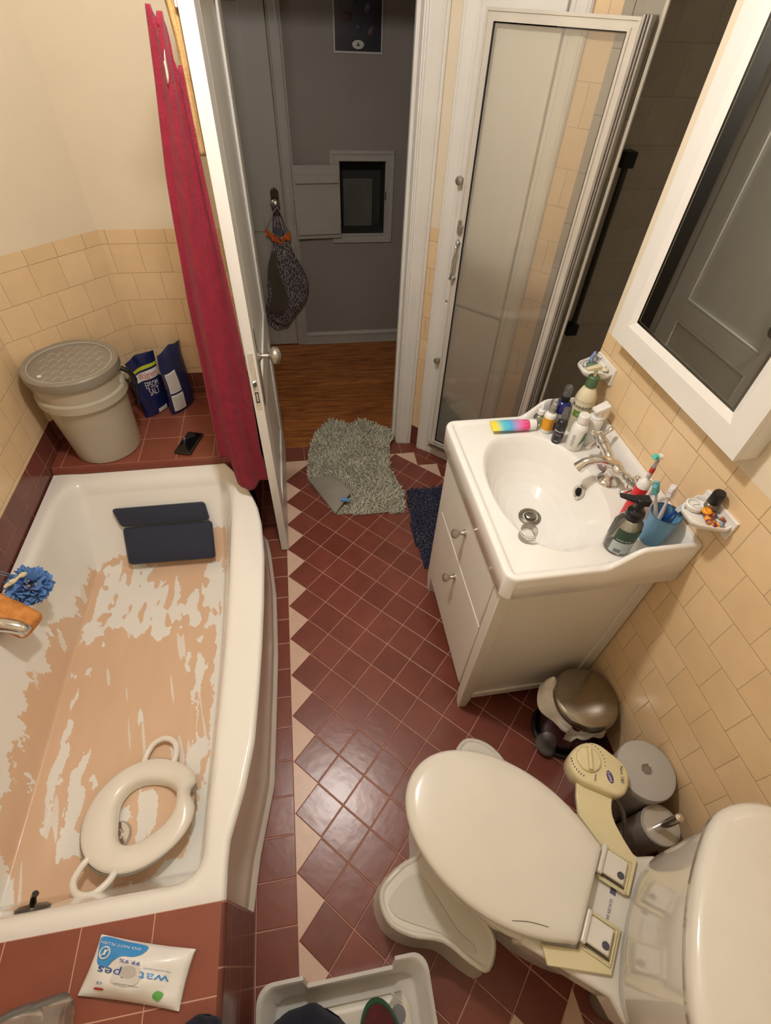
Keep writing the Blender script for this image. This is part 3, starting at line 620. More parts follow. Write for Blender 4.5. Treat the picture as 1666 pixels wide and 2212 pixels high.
b = B(); b.tube(catmull([(1.5, .12, 2.8), (1.6, .18, 2.5), (1.66, .22, 2.0), (1.58, .2, 1.6)], 6), .035, 8); b.tube(catmull([(1.46, .2, 3.2), (1.7, .22, 3.0), (1.78, .25, 2.6), (1.7, .22, 2.2)], 6), [.09]*12+[.06]*7, 10); obj('handle_grip', b, BLACKP, t)

# two pouches of bath salt
POUCH = mat('navy_foil_pouch', '1b2450', .22, var=.12, vscale=12, bump=.5, bscale=14, coat=.3)
LBW = mat('white_label', 'd9d6d2', .5); LBY = mat('yellow_green_label', 'b8c32e', .5); LBR = mat('red_print', 'c0392b', .5); INK = mat('dark_print', '33343c', .5)
def pouch(name, label, loc, rotz, W, H, D, lean, front, crump, group, lx=0):
    t = thing(name, label, 'pouch', loc, rotz, group)
    def sf(u, v, s, off=0):
        x = (u-.5)*W*(1-.06*math.sin(PI*v)); e = max(0, 1-(2*u-1)**2)**.6
        z = H*v; dd = D*.5*e*(1-v**1.7)**.7*(.55+.45*min(1, v*6+.5))
        wr = .05*fz(u*4+crump, v*5, crump)*math.sin(PI*u)
        y = s*(dd+off)+wr*v+lean*v*v+.18*fz(u*2.2, v*2, crump+3)*v
        return (x+.06*fz(v*3, crump, 0)+lx*v*v, y, z*(1-.05*abs(2*u-1)*v)+.1*fz(u*3, 0, crump+9)*v)
    b = B(); b.grid(lambda u, v: sf(u, v, -1), 22, 26); b.grid(lambda u, v: sf(u, v, 1), 22, 26, flip=True); b.grid(lambda u, v: (sf(u, 0, -1+2*v)), 22, 4, flip=True)
    obj('pouch_body', b, POUCH, t, smooth=70)
    front(t, lambda u, v: sf(u, v, -1, .015)); return t
def fr1(t, f):
    for nm, u0, u1, v0, v1, m_ in (('yellow_stripe', .04, .97, .78, .83, LBY), ('white_band', .06, .95, .62, .75, LBW), ('size_label', .42, .78, .02, .1, LBW)):
        b = B(); b.grid(lambda a, c: f(u0+(u1-u0)*a, v0+(v1-v0)*c+ (.0)), 12, 4); obj(nm, b, m_, t, smooth=70)
    b = B(); g = lambda x, y: f(.5+x, .5+y)
    text(b, 'Walgreens', lambda x, y: Vector(f(x, y))+Vector((0, -.01, 0)), .15, .55, .685); obj('red_lettering', b, LBR, t, smooth=0)
    b = B(); text(b, 'EPSOM', lambda x, y: Vector(f(x, y))+Vector((0, -.01, 0)), .15, .55, .53); text(b, 'SALT', lambda x, y: Vector(f(x, y))+Vector((0, -.01, 0)), .17, .55, .41); obj('white_lettering', b, LBW, t, smooth=0)
def fr2(t, f):
    for u0, u1, v0, v1 in ((.06, .4, .36, .68), (.06, .42, .06, .33)):
        b = B(); b.grid(lambda a, c: f(u0+(u1-u0)*a, v0+(v1-v0)*c), 8, 8); obj('text_panel', b, LBW, t, smooth=70)
    for vs_ in ([.09+.022*i for i in range(10)], [.38+.022*i for i in range(13)]):
        b = B()
        for v in vs_: b.grid(lambda a, c: Vector(f(.08+.3*a, v+.007*c))+Vector((0, -.01, 0)), 8, 1)
        obj('fine_print', b, mat('grey_print', '8d8580', .6), t, smooth=0)
pouch('salt_pouch', 'blue bath salt pouch nearest the bucket with yellow and white bands', (-5.0, 3.95, 3.7), .85, 1.3, 2.6, .5, .1, fr1, 1.3, 'blue salt pouches on the tub ledge', .1)
pouch('salt_pouch', 'blue salt pouch beside the towel showing white printed panels', (-3.95, 4.2, 3.7), 1.0, 1.45, 2.7, .6, .15, fr2, 2.1, 'blue salt pouches on the tub ledge', .3)
# phone
t = thing('phone', 'black smartphone lying on the red tiled ledge', 'phone', (-3.42, 1.5, 3.71), -.3)
b = B(); b.box(-.34, .34, -.68, .68, 0, .1); obj('phone_body', b, mat('black_phone_case', '1d1a1b', .4), t, bev=.05, seg=3)
b = B(); b.box(-.29, .29, -.62, .62, .1, .105); obj('screen', b, mat('phone_screen', '0d0b0c', .06), t, bev=.02)

# towels behind the open door
RED = mat('crimson_towel', '8c1a30', .95, var=.18, vscale=40, bump=.9, bscale=260, sheen=.1, color2='7c162a')
t = thing('red_towel', 'crimson bath towel hanging from the door hook over the tub', 'towel', (0, 0, 0))
def towel_fn(u, v):
    # v: 0 bottom .. 1 top; u across the folds
    zb = 4.12-.12*math.sin(u*PI)+(1.15*sstep(.26, .2, u))+.06*math.sin(u*9)
    z = lerp(zb, 16.2-1.1*abs(u-.25)**.8+.28*math.cos(u*11), v)
    xl = interp([(0, -1.72), (.2, -1.62), (.5, -1.4), (.75, -1.14), (.9, -.92), (1, -.8)], v); xr_ = interp([(0, -.17), (.12, -.3), (.4, -.32), (.8, -.33), (1, -.36)], v)
    f1 = math.sin(u*8.5+v*1.2+.5); fold = .15*(1-v*.4)*f1*abs(f1)**-.35 if abs(f1) > .02 else 0
    fold += .035*math.sin(u*19-v*3)
    return (lerp(xl, xr_, u)+.04*math.sin(v*7+u*5), -1.5+fold+.25*(1-u)*0, z)
b = B(); b.grid(towel_fn, 110, 90); obj('cloth', b, RED, t, smooth=80, solid=.09)
b = B(); b.grid(lambda u, v: Vector(towel_fn(.3+.17*u, .935+.028*v))+Vector((0, -.1, 0)), 3, 4); obj('care_label', b, mat('grey_care_label', 'c9bfb0', .7), t, solid=.01)
b = B()
b.grid(lambda u, v: Vector(towel_fn(u, .012+.0015*v))+Vector((0, -.02, .02)), 110, 1); obj('hem', b, mat('towel_hem', 'b83250', .9, sheen=.4), t, smooth=80, solid=.05)
t = thing('tan_towel', 'tan towel hanging behind the crimson towel on the door', 'towel', (0, 0, 0))
b = B(); b.grid(lambda u, v: (lerp(-.42, -.27, u)-(0 if v < .55 else .35*(v-.55)*(1-u)), -1.12+.05*math.sin(u*14+v), lerp(13.8, 17.2, v)), 30, 40); obj('cloth', b, mat('tan_towel_cloth', 'c9a36a', .95, var=.15, vscale=40, bump=.8, bscale=260), t, smooth=80, solid=.07)
t = thing('towel_hook', 'white hook on the door holding the towels', 'hook', (-.24, -1.15, 16.4))
b = B(); b.box(-.06, 0, -.2, .2, -.3, .35); b.tube(catmull([(-.05, 0, .0), (-.3, 0, -.1), (-.5, 0, -.05), (-.58, 0, .2)], 5), .07, 10); b.sphere((-.58, 0, .24), .1, 12); obj('hook_body', b, WHITEP, t, bev=.02)

# wipes pack on the near deck
t = thing('wipes_pack', 'white soft pack of baby wipes lying on the near tiled deck', 'wipes pack', (0, 0, 0))
WC = [Vector(c) for c in ((-3.42, -13.6, 3.78), (-1.62, -14.1, 3.8), (-1.83, -14.92, 3.76), (-3.66, -14.42, 3.76))]   # far-left, far-right, near-right, near-left
def wf(u, v, off=0):       # u: left-right, v: near(0)-far(1)
    p = WC[3].lerp(WC[2], u).lerp(WC[0].lerp(WC[1], u), v)
    e = (math.sin(PI*min(1, max(0, u)))**.45)*(math.sin(PI*min(1, max(0, v)))**.55) if 0 < u < 1 and 0 < v < 1 else 0
    p = p+Vector((0, 0, .26*e+.05*fz(u*4, v*3, 2)*e*2+off)); q = Vector((.5*(WC[1]-WC[0]).y, 0, 0))
    edge = -.05*math.sin(PI*u)*(v-.5); return p+Vector((0, edge, 0))+Vector((.05*math.sin(PI*v*1.0)*(1 if u < .5 else -1)*abs(u-.5), 0, 0))
WR = mat('white_wipes_film', 'e8e6e0', .3, bump=.25, bscale=25, coat=.2)
b = B(); b.grid(lambda u, v: wf(u, v), 44, 30); b.grid(lambda u, v: Vector(wf(u, v)).xy.to_3d()+Vector((0, 0, 3.715)), 20, 14, flip=True)
obj('pack_film', b, WR, t, smooth=70)
BL = mat('blue_print', '3f8fcf', .35); BD = mat('deep_blue_print', '2b4f9a', .35); GN = mat('green_print', '5fae54', .4)
def patch(nm, poly, m_, off=.012, par=t, f=wf, n_=8):
    """filled outline laid on a curved surface"""
    b = B(); import mathutils
    c = (sum(p[0] for p in poly)/len(poly), sum(p[1] for p in poly)/len(poly)); k = len(poly); rings = []
    for j in range(n_+1):
        s_ = max(j/n_, .001); rings.append([f(c[0]+(p[0]-c[0])*s_, c[1]+(p[1]-c[1])*s_, off) for p in poly])
    b.loft(rings, False, False); return obj(nm, b, m_, par, smooth=70)
def pc(P, n=6): return [(q.x, q.y) for q in catmull([(x, y, 0) for x, y in P], n, True)]
patch('blue_corner_panel', pc([(.03, .97), (.3, .97), (.53, .95), (.52, .82), (.44, .74), (.33, .72), (.25, .62), (.2, .5), (.1, .52), (.05, .72)]), BL)
def g180(x, y): return wf(x, y, .02)
b = B(); text(b, 'wat', g180, .2, .71, .46, PI, xs=1.); obj('blue_lettering', b, BL, t, smooth=0)
b = B(); text(b, 'ipes', g180, .2, .27, .44, PI, xs=1.0); obj('navy_lettering', b, BD, t, smooth=0)
b = B(); text(b, 'DO NOT FLUSH', g180, .062, .255, .885, PI); obj('white_lettering', b, WHITEP, t, smooth=0)
b = B(); text(b, '99.9%', g180, .095, .43, .65, PI); obj('percent_lettering', b, BD, t, smooth=0)
b = B(); text(b, "The world's purest", g180, .035, .72, .585, PI); obj('tagline_lettering', b, BD, t, smooth=0)
b = B(); text(b, 'CE', g180, .06, .19, .24, PI); obj('corner_lettering', b, BD, t, smooth=0)
b = B()
ring_ = [(.13+.055*math.cos(a), .72+.1*math.sin(a)) for a in [2*PI*i/24 for i in range(24)]]
b.tube([wf(x, y, .025) for x, y in ring_], .012, 6, True); b.tube([wf(.1, .66, .025), wf(.16, .78, .025)], .012, 6); b.tube([wf(.13, .77, .025), wf(.13, .68, .025)], .02, 6); obj('no_flush_symbol', b, WHITEP, t)
patch('resealable_flap', pc([(.3, .3), (.33, .52), (.42, .62), (.52, .6), (.58, .5), (.57, .32), (.45, .24)]), mat('grey_flap', 'd3d0ca', .35), .016)
patch('flap_opening', pc([(.37, .42), (.4, .56), (.5, .57), (.53, .45), (.46, .38)]), mat('flap_shadow_grey', 'b9b4ac', .5), .022)
b = B(); text(b, 'HYPOALLERGENIC', g180, .03, .47, .27, PI); obj('grey_lettering', b, INK, t, smooth=0)
patch('green_leaf_mark', pc([(.74, .16), (.78, .26), (.84, .22), (.8, .1)]), GN, .02)
patch('red_mark', pc([(.16, .13), (.25, .13), (.25, .16), (.16, .16)], 3), LBR, .02)
# clear bottle lying at the near-left corner of the deck
CLR = thin('clear_plastic', 'f2f2ee', .15, 1.0, .16, 'f0ece6')
t = thing('clear_bottle', 'clear plastic bottle lying on the near deck left of wipes', 'bottle', (-4.35, -14.78, 4.12), .1)
b = B(); b.lathe([(.02, 0), (.3, .02), (.38, .1), (.38, .5), (.36, .55), (.38, .6), (.38, .95), (.3, 1.2), (.18, 1.35)], (.75, 0, 0), 28, Matrix.Rotation(-PI/2, 3, 'Y')); obj('bottle_body', b, CLR, t)
b = B(); b.lathe([(.19, 1.3), (.2, 1.55), (.02, 1.56)], (.75, 0, 0), 24, Matrix.Rotation(-PI/2, 3, 'Y')); obj('cap', b, mat('beige_cap', 'b79a78', .5), t)
# ================================================================== HALLWAY
t = thing('door_2', 'x', 'x', (-4.6, 16.19, .08)); del t['label']; del t['category']; t['kind'] = 'structure'
b = B(); b.box(0, 5.68, -.05, 0, 0, 17); b.box(4.55, 5.68, -.12, -.05, 0, 17); b.box(0, .9, -.12, -.05, 0, 17)
for z0, z1 in ((0, 2.0), (6.8, 7.8), (15.8, 17)): b.box(.9, 4.55, -.12, -.05, z0, z1)
obj('door_leaf', b, HALLWHITE, t, bev=.02)
b = B(); b.lathe([(.16, 0), (.17, .04), (.08, .08), (.07, .2), (.14, .24), (.24, .32), (.25, .42), (.18, .5), (.04, .53)], (5.25, -.12, 8.25), 24, Matrix.Rotation(PI/2, 3, 'X')); obj('door_knob', b, BRUSHED, t)
b = B(); b.prism([(-.2, -.7), (.2, -.7), (.22, .45), (.12, .6), (.06, .56), (0, .7), (-.06, .56), (-.12, .6), (-.22, .45)], 0, .05)
b.v = [Vector((5.25+v.x, -.12-v.z, 8.3+v.y)) for v in b.v]; obj('knob_backplate', b, mat('old_brass', '5a4a3a', .35, .9, var=.2), t)
b = B(); moulded(b, 1.13, 1.77, 16.2, 0, 18, d=.16); struct(obj('trim_4', b, HALLWHITE, smooth=25))
b = B(); b.box(-4.6, 1.1, 16.12, 16.2, 17.1, 17.8); struct(obj('trim_5', b, HALLWHITE))
# wall hatch
t = thing('wall_hatch', 'small white framed wall hatch with its board door folded open', 'hatch', (4.2, 16.2, 6.7))
b = B(); Wd, Hd, f_ = 2.48, 3.48, .48
def fr_(b, w0, w1, y0, y1):
    b.box(-w1, Wd+w1, y0, y1, -w1, -w0); b.box(-w1, Wd+w1, y0, y1, Hd+w0, Hd+w1); b.box(-w1, -w0, y0, y1, -w0, Hd+w0); b.box(Wd+w0, Wd+w1, y0, y1, -w0, Hd+w0)
fr_(b, 0, f_, -.1, 0); fr_(b, .32, .46, -.15, -.1); fr_(b, .02, .1, -.13, -.1); obj('hatch_frame', b, HALLWHITE, t, bev=.015)
b = B(); b.quad([(0, 1.6, 0), (Wd, 1.6, 0), (Wd, 1.6, Hd), (0, 1.6, Hd)]); b.quad([(0, 0, 0), (0, 1.6, 0), (0, 1.6, Hd), (0, 0, Hd)]); b.quad([(Wd, 0, 0), (Wd, 1.6, 0), (Wd, 1.6, Hd), (Wd, 0, Hd)]); b.quad([(0, 0, 0), (Wd, 0, 0), (Wd, 1.6, 0), (0, 1.6, 0)]); b.quad([(0, 0, Hd), (Wd, 0, Hd), (Wd, 1.6, Hd), (0, 1.6, Hd)])
obj('niche', b, mat('dark_niche', '35332f', .8), t, smooth=0)
b = B(); b.box(.3, Wd-.5, 1.3, 1.58, 0, 2.4); obj('inner_panel', b, mat('grey_niche_panel', '5b5852', .7, var=.15), t, bev=.01)
b = B(); b.tube([(Wd+.03, -.15, 1.7), (Wd+.03, -.2, 1.95), (Wd+.03, -.14, 2.1)], .025, 6); obj('catch_hook', b, BLACKP, t)
hd = bpy.data.objects.new('hatch_door', None)
b = B(); b.box(-2.5, 0, -.1, 0, 0, 3.5)
b.box(-2.42, -.1, -.26, -.1, .25, .62); b.box(-2.42, -.1, -.26, -.1, 2.72, 3.1); b.box(-2.56, -2.5, -.12, -.06, 1.95, 2.1)
o = obj('hatch_door', b, HALLWHITE, t, bev=.012); o.location = Vector((-.02, -.16, -.14))*U; o.rotation_euler = (0, 0, math.radians(4))
# poster
t = thing('poster', 'dark poster with thin white border on the grey hall wall', 'poster', (5.22, 16.19, 14.35))
b = B(); b.box(-1.13, 1.13, -.03, 0, 0, 3.4); obj('border', b, mat('poster_white', 'b9b6b2', .5), t)
PM = mat('poster_print', '17171c', .3, var=.8, vscale=14, color2='2c2a38')
b = B(); b.box(-1.07, 1.07, -.036, -.028, .07, 3.33); obj('printed_sheet', b, PM, t)
b = B(); b.lathe([(.28, 0), (.26, .01), (.02, .012)], (0, -.037, .3), 28, Matrix.Rotation(PI/2, 3, 'X') @ Matrix.Diagonal((1, .55, 1))); obj('oval_emblem', b, mat('poster_cream', 'c2c0b4', .5, var=.2, vscale=80), t)
b = B(); b.lathe([(.11, 0), (.1, .01), (.02, .012)], (0, -.045, .3), 3, Matrix.Rotation(PI/2, 3, 'X'), a0=PI/2); obj('emblem_mark', b, mat('poster_olive', '4c5340', .5), t)
random.seed(11)
for i, (x, z, s, c) in enumerate(((-.5, 1.2, .24, '3b2530'), (.42, 1.5, .16, '565a66'), (.3, 2.1, .12, '3a3f58'), (-.6, 2.4, .2, '2a2f4a'), (.62, .75, .2, '3f2a22'), (-.15, 1.75, .18, '24263a'), (.05, .85, .16, '27303a'))):
    b = B(); b.lathe([(s, 0), (s*.8, .01), (.02, .012)], (x, -.037, z), 12, Matrix.Rotation(PI/2, 3, 'X') @ Matrix.Rotation(i, 3, 'Z') @ Matrix.Diagonal((1, .7, 1))); obj('printed_blotch', b, mat('blotch_'+c, c, .5), t)
# bag hanging on hall door knob
t = thing('printed_cloth_bag', 'leaf-patterned cloth bag hanging from the hall door knob', 'bag', (.66, 15.72, 8.2))
def bagmat():
    M = mat('leaf_print_cloth', '4e4650', .85); nt = M.node_tree; N = nt.nodes; L = nt.links; bb = N['Principled BSDF']
    v = N.new('ShaderNodeTexVoronoi'); v.inputs['Scale'].default_value = 42; v.feature = 'DISTANCE_TO_EDGE'; tc = N.new('ShaderNodeTexCoord')
    mp = N.new('ShaderNodeMapping'); mp.inputs['Rotation'].default_value = (.4, .6, .5); mp.inputs['Scale'].default_value = (1.6, 1, .7); L.new(tc.outputs['Object'], mp.inputs[0]); L.new(mp.outputs[0], v.inputs['Vector'])
    r = N.new('ShaderNodeValToRGB'); e = r.color_ramp.elements; e[0].position = .02; e[0].color = lin('a39c94'); e[1].position = .1; e[1].color = lin('4a3f4c'); L.new(v.outputs['Distance'], r.inputs[0]); L.new(r.outputs[0], bb.inputs['Base Color']); return M
BGM = bagmat()
def bag_fn(u, v, s=1):
    a = u*2*PI; w0 = interp([(0, .7), (.06, 1.15), (.2, 1.4), (.45, 1.1), (.7, .65), (.88, .32), (1, .14)], v); d0 = interp([(0, .15), (.2, .42), (.6, .32), (.9, .15), (1, .1)], v)
    x = math.cos(a)*w0*(1+.1*fz(v*4, math.cos(a)*1.5, 2)); y = math.sin(a)*d0+.07*math.sin(a*6+v*4)*(1-v)
    cx_ = interp([(0, -.2), (.3, .2), (.6, .0), (1, .02)], v); zb = -6.7+1.3*max(0, math.cos(a))+.3*math.sin(a*2)
    return (cx_+x, y, lerp(zb, -.75, v)+.1*fz(u*5, v*5, 1))
b = B(); b.grid(bag_fn, 60, 40); obj('bag_body', b, BGM, t, smooth=80)
b = B(); b.grid(lambda u, v: Vector(bag_fn(.58+.14*u+.03*math.sin(v*5), .12+.62*v))+Vector((-.02, -.06, 0)), 14, 20); obj('brown_panel', b, mat('olive_brown_cloth', '51483a', .9, var=.1), t, smooth=80)
b = B(); b.grid(lambda u, v: Vector(bag_fn(.62+.2*u, .84+.12*v))+Vector((0, -.05, 0)), 10, 8); obj('teal_patch', b, mat('teal_cloth', '46545c', .9, var=.2), t, smooth=80)
b = B()
for dx in (-.16, -.05, .07, .2): b.tube([(dx*.5, -.2, .1), (dx*1.3, -.17, -.5), (dx*1.9, -.12, -1.2)], .035, 6)
obj('straps', b, mat('mauve_straps', '6b5560', .9, var=.3), t)
t = thing('orange_ribbon', 'orange gauze ribbon on white cord looped over hall door knob', 'ribbon', (.66, 15.5, 8.2))
b = B(); b.grid(lambda u, v: (lerp(-.72, .62, u)+.1*math.sin(u*9), -.02+.06*math.sin(u*20+v*3), -1.35-.35*math.sin(u*PI)-.1*u+v*.36+.06*math.sin(u*26)), 50, 5); obj('gauze_band', b, mat('orange_gauze', 'd0682c', .8, var=.3, vscale=50), t, smooth=80, solid=.02)
b = B(); b.tube(catmull([(-.66, -.02, -1.0), (-.5, -.1, -.6), (-.12, -.2, -.1), (.1, -.2, .1)], 4), .022, 6); obj('white_cord', b, mat('pale_cord', 'a9a6a2', .8), t)
b = B(); b.tube(catmull([(.1, -.2, .1), (.35, -.1, -.5), (.58, -.05, -1.1)], 4), .022, 6); obj('white_cord', b, mat('pale_cord', 'a9a6a2', .8), t)

# ================================================================== SHOWER DOOR
GA = Vector((7.335, 3.765, 0)); GH = Vector((10.33, .77, 0))
t = thing('glass_shower_door', 'open chrome framed glass shower door against the closet', 'shower door', (GA.x, GA.y, 1.05), -PI/4)
Lg = (GH-GA).length; Hg = 15.2; fw = .27; fd = .12
b = B()
def gb(x0, x1, z0, z1): b.loft([[(x, -fd+o, z) for x, z, o in ()] or [(x0, 0, z0), (x0, -fd, z0), (x1, -fd, z0), (x1, 0, z0)], [(x0, 0, z1), (x0, -fd, z1), (x1, -fd, z1), (x1, 0, z1)]])
def mitre(b, lo, hi, y0, y1, L_, H_):
    for (A_, B_) in ((((lo, lo), (L_-lo, lo)), ((hi, hi), (L_-hi, hi))), (((L_-lo, lo), (L_-lo, H_-lo)), ((L_-hi, hi), (L_-hi, H_-hi))), (((L_-lo, H_-lo), (lo, H_-lo)), ((L_-hi, H_-hi), (hi, H_-hi))), (((lo, H_-lo), (lo, lo)), ((hi, H_-hi), (hi, hi)))):
        q = [A_[0], A_[1], B_[1], B_[0]]; b.loft([[(x, y0, z) for x, z in q], [(x, y1, z) for x, z in q]])
mitre(b, 0, fw, 0, -fd*.6, Lg, Hg); mitre(b, .0, .07, -fd*.6, -fd, Lg, Hg); mitre(b, .2, fw, -fd*.6, -fd, Lg, Hg)
obj('frame', b, mat('shower_chrome', 'ddd7cb', .22, .2, var=.04, coat=.5), t, smooth=0)
GL = thin('shower_glass', 'fdfbf6', .04, .9, .12, 'f6f3ea')
b = B(); b.box(fw-.03, Lg-fw+.03, -.05, -.03, fw-.03, Hg-fw+.03); obj('glass_pane', b, GL, t, smooth=0)
b = B(); mitre(b, fw, fw+.03, -.02, -.085, Lg, Hg); obj('seal', b, BLACKP, t)
b = B(); b.box(.0, Lg, -.34, -.1, -.04, .04); b.box(.02, Lg, -.3, .02, .1, .16); b.box(.02, Lg, -.2, -.05, -.16, -.02); obj('drip_rail', b, CHROME, t, bev=.012)
for xx in (.1,):
    b = B(); pts = [(xx+.02, -.12, 8.05), (xx+.02, -.42, 8.08), (xx+.1, -.5, 8.3), (xx+.08, -.46, 8.7), (xx+.1, -.42, 9.05), (xx+.06, -.34, 9.25), (xx+.02, -.12, 9.28)]
    b.tube(catmull(pts, 5), .045, 10); b.sphere((xx+.02, -.14, 8.05), .1, 12); b.sphere((xx+.02, -.14, 9.28), .1, 12); b.sphere((xx+.09, -.49, 8.3), .06, 10); obj('handle', b, CHROME, t)
b = B(); b.box(.06, .24, -.26, -.12, 9.62, 9.86); b.cyl((.1, -.2, 9.7), (.1, -.2, 10.02), .05, 12); obj('catch', b, BRUSHED, t, bev=.01)
b = B()
for x0, x1, y0, y1 in ((Lg+.0, Lg+.08, -.18, .1), (Lg+.085, Lg+.14, -.12, .3), (Lg+.145, Lg+.22, -.06, .42)): b.box(x0, x1, y0, y1, -.3, Hg+.05)
obj('hinge_jamb', b, mat('dull_chrome', 'b8b2a8', .3, .5, var=.1), t, bev=.02)
# shower rail in the dark recess
t = thing('shower_rail', 'dark vertical slide rail with end brackets inside the unlit shower', 'shower rail', (13.78, 5.38, 5.8))
b = B(); b.tube([(0, -.35, .15), (0, -.35, 6.6)], .12, 14); obj('rail', b, mat('dark_metal', '55504a', .25, .8), t)
for z in (0, 6.5):
    b = B(); b.box(-.25, .25, -.5, 0, z, z+.5); obj('bracket', b, mat('dark_bracket', '2e2f33', .4, .5), t, bev=.03)

# ================================================================== MIRROR
t = thing('mirror_cabinet', 'white framed mirror cabinet mounted on the right tiled wall', 'mirror', (9.65, -9.12, 10.78))
LM, HM, Dm, Fm = 4.8, 9.0, .42, .64
b = B(); b.box(-Dm, 0, 0, LM, 0, HM); obj('cabinet_box', b, WHITE_PAINT, t, bev=.02)
b = B()
def mfr(b, x0, x1, lo, hi):
    q = [((lo, lo), (LM-lo, lo), (LM-hi, hi), (hi, hi)), ((LM-lo, lo), (LM-lo, HM-lo), (LM-hi, HM-hi), (LM-hi, hi)), ((LM-lo, HM-lo), (lo, HM-lo), (hi, HM-hi), (LM-hi, HM-hi)), ((lo, HM-lo), (lo, lo), (hi, hi), (hi, HM-hi))]
    for s in q: b.loft([[(x0, y, z) for y, z in s], [(x1, y, z) for y, z in s]])
mfr(b, -Dm-.1, -Dm, 0, Fm-.17)
q = [((Fm-.17,)*2, (LM-Fm+.17, Fm-.17), (LM-Fm, Fm), (Fm, Fm)), ((LM-Fm+.17, Fm-.17), (LM-Fm+.17, HM-Fm+.17), (LM-Fm, HM-Fm), (LM-Fm, Fm)), ((LM-Fm+.17, HM-Fm+.17), (Fm-.17, HM-Fm+.17), (Fm, HM-Fm), (LM-Fm, HM-Fm)), ((Fm-.17, HM-Fm+.17), (Fm-.17, Fm-.17), (Fm, Fm), (Fm, HM-Fm))]
for s in q: b.loft([[(-Dm-(.1 if k < 2 else .02), y, z) for k, (y, z) in enumerate(s)], [(-Dm, y, z) for y, z in s]])
obj('frame', b, WHITE_PAINT, t, smooth=0)
b = B(); b.box(-Dm-.02, -Dm-.005, Fm-.01, LM-Fm+.01, Fm-.01, HM-Fm+.01); obj('mirror_glass', b, mat('mirror_silver', 'd6dad6', .015, 1, var=.0001), t, smooth=0)
b = B(); mfr(b, -Dm-.03, -Dm-.015, Fm-.01, Fm+.05); obj('glass_bevel', b, mat('mirror_bevel', 'b5b8b4', .1, 1), t, smooth=0)

# ================================================================== VANITY
VW = mat('vanity_white_paint', 'dfdad1', .38, var=.02)
t = thing('vanity_cabinet', 'white bathroom vanity cabinet with two drawers under the sink', 'cabinet', (5.5, -9.05, 0))
Lv, Dv = 5.05, 4.1
b = B(); b.box(.06, Dv, .06, .14, .9, 7.18); b.box(.06, Dv, Lv-.14, Lv-.06, .9, 7.18); b.box(Dv-.08, Dv, .14, Lv-.14, .9, 7.18); b.box(.1, Dv-.08, .14, Lv-.14, .9, 1.0); obj('carcass', b, VW, t, bev=.02)
for x0, y0 in ((0, 0), (0, Lv-.36), (Dv-.36, 0), (Dv-.36, Lv-.36)):
    b = B(); b.loft([[(x0+a*(.36 if k else .26)+(.05 if not k else 0), y0+c*(.36 if k else .26)+(.05 if not k else 0), z) for a, c in ((0, 0), (1, 0), (1, 1), (0, 1))] for k, z in ((0, 0), (1, .8), (1, 7.18))]); obj('leg', b, VW, t, bev=.02)
for q_ in ((.0, .1, .82, 1.12), (0, .1, 6.9, 7.18), (Lv-.1, Lv, .82, 1.12)):
    b = B(); b.box(.36, Dv-.36, *q_); obj('side_rail', b, VW, t, bev=.015)
for z0, z1, kz in ((4.92, 7.14, 6.25), (1.2, 4.84, 4.15)):
    b = B(); b.box(-.03, .1, .38, Lv-.38, z0, z1); d = obj('drawer', b, VW, t, bev=.02)
    b = B(); b.lathe([(.1, 0), (.1, .03), (.06, .08), (.055, .17), (.1, .22), (.14, .28), (.14, .34), (.09, .39), (.02, .4)], (-.03, Lv/2, kz), 24, Matrix.Rotation(-PI/2, 3, 'Y')); obj('knob', b, BRUSHED, d)
# ---- sink
t = thing('sink_basin', 'white ceramic washbasin top with raised sides on the vanity', 'sink', (0, 0, 0))
SX0, SX1, SY0, SY1 = 5.33, 9.63, -9.38, -3.68
nx, ny = 210, 280
xs_ = np.linspace(SX0, SX1, nx+1); ys2 = np.linspace(SY0, SY1, ny+1); X, Y = np.meshgrid(xs_, ys2)
ZD = 7.93
Ht = ZD+.06+np.where(X < 7.55, 0, .56*(lambda t_: t_*t_*(3-2*t_))(np.clip((X-7.55)/.85, 0, 1)))
ds = np.minimum(Y-SY0, SY1-Y); dbk = SX1-X; dfr = X-SX0
def bump_(d, w0, w1): t_ = np.clip((d-w0)/(w1-w0), 0, 1); return 1-t_*t_*(3-2*t_)
Zs = ZD+(Ht-ZD)*bump_(ds, .1, .26)
Zs = np.maximum(Zs, ZD+(.62)*bump_(dbk, .08, .26)); Zs = np.maximum(Zs, ZD+.06*bump_(dfr, .14, .26))
# bowl
cxs, cys = 7.22, -6.58; ex_ = (X-cxs)/np.where(X < cxs, 1.34, 1.42); ey_ = (Y-cys)/2.08
rr = (np.abs(ex_)**2.25+np.abs(ey_)**2.25)**(1/2.25)
prof_r = np.array([0, .15, .3, .45, .6, .72, .82, .9, .96, 1.0, 1.04]); prof_z = np.array([6.5, 6.52, 6.57, 6.68, 6.86, 7.07, 7.32, 7.58, 7.78, 7.88, 7.93])
Zb = np.interp(rr, prof_r, prof_z); Zs = np.where(rr < 1.04, Zb, Zs)
# rounded outer edge
de = np.minimum(np.minimum(ds, dbk+.2), dfr); Zs = Zs-np.where(de < .07, .07*(1-np.sqrt(np.clip(1-((.07-de)/.07)**2, 0, 1))), 0)
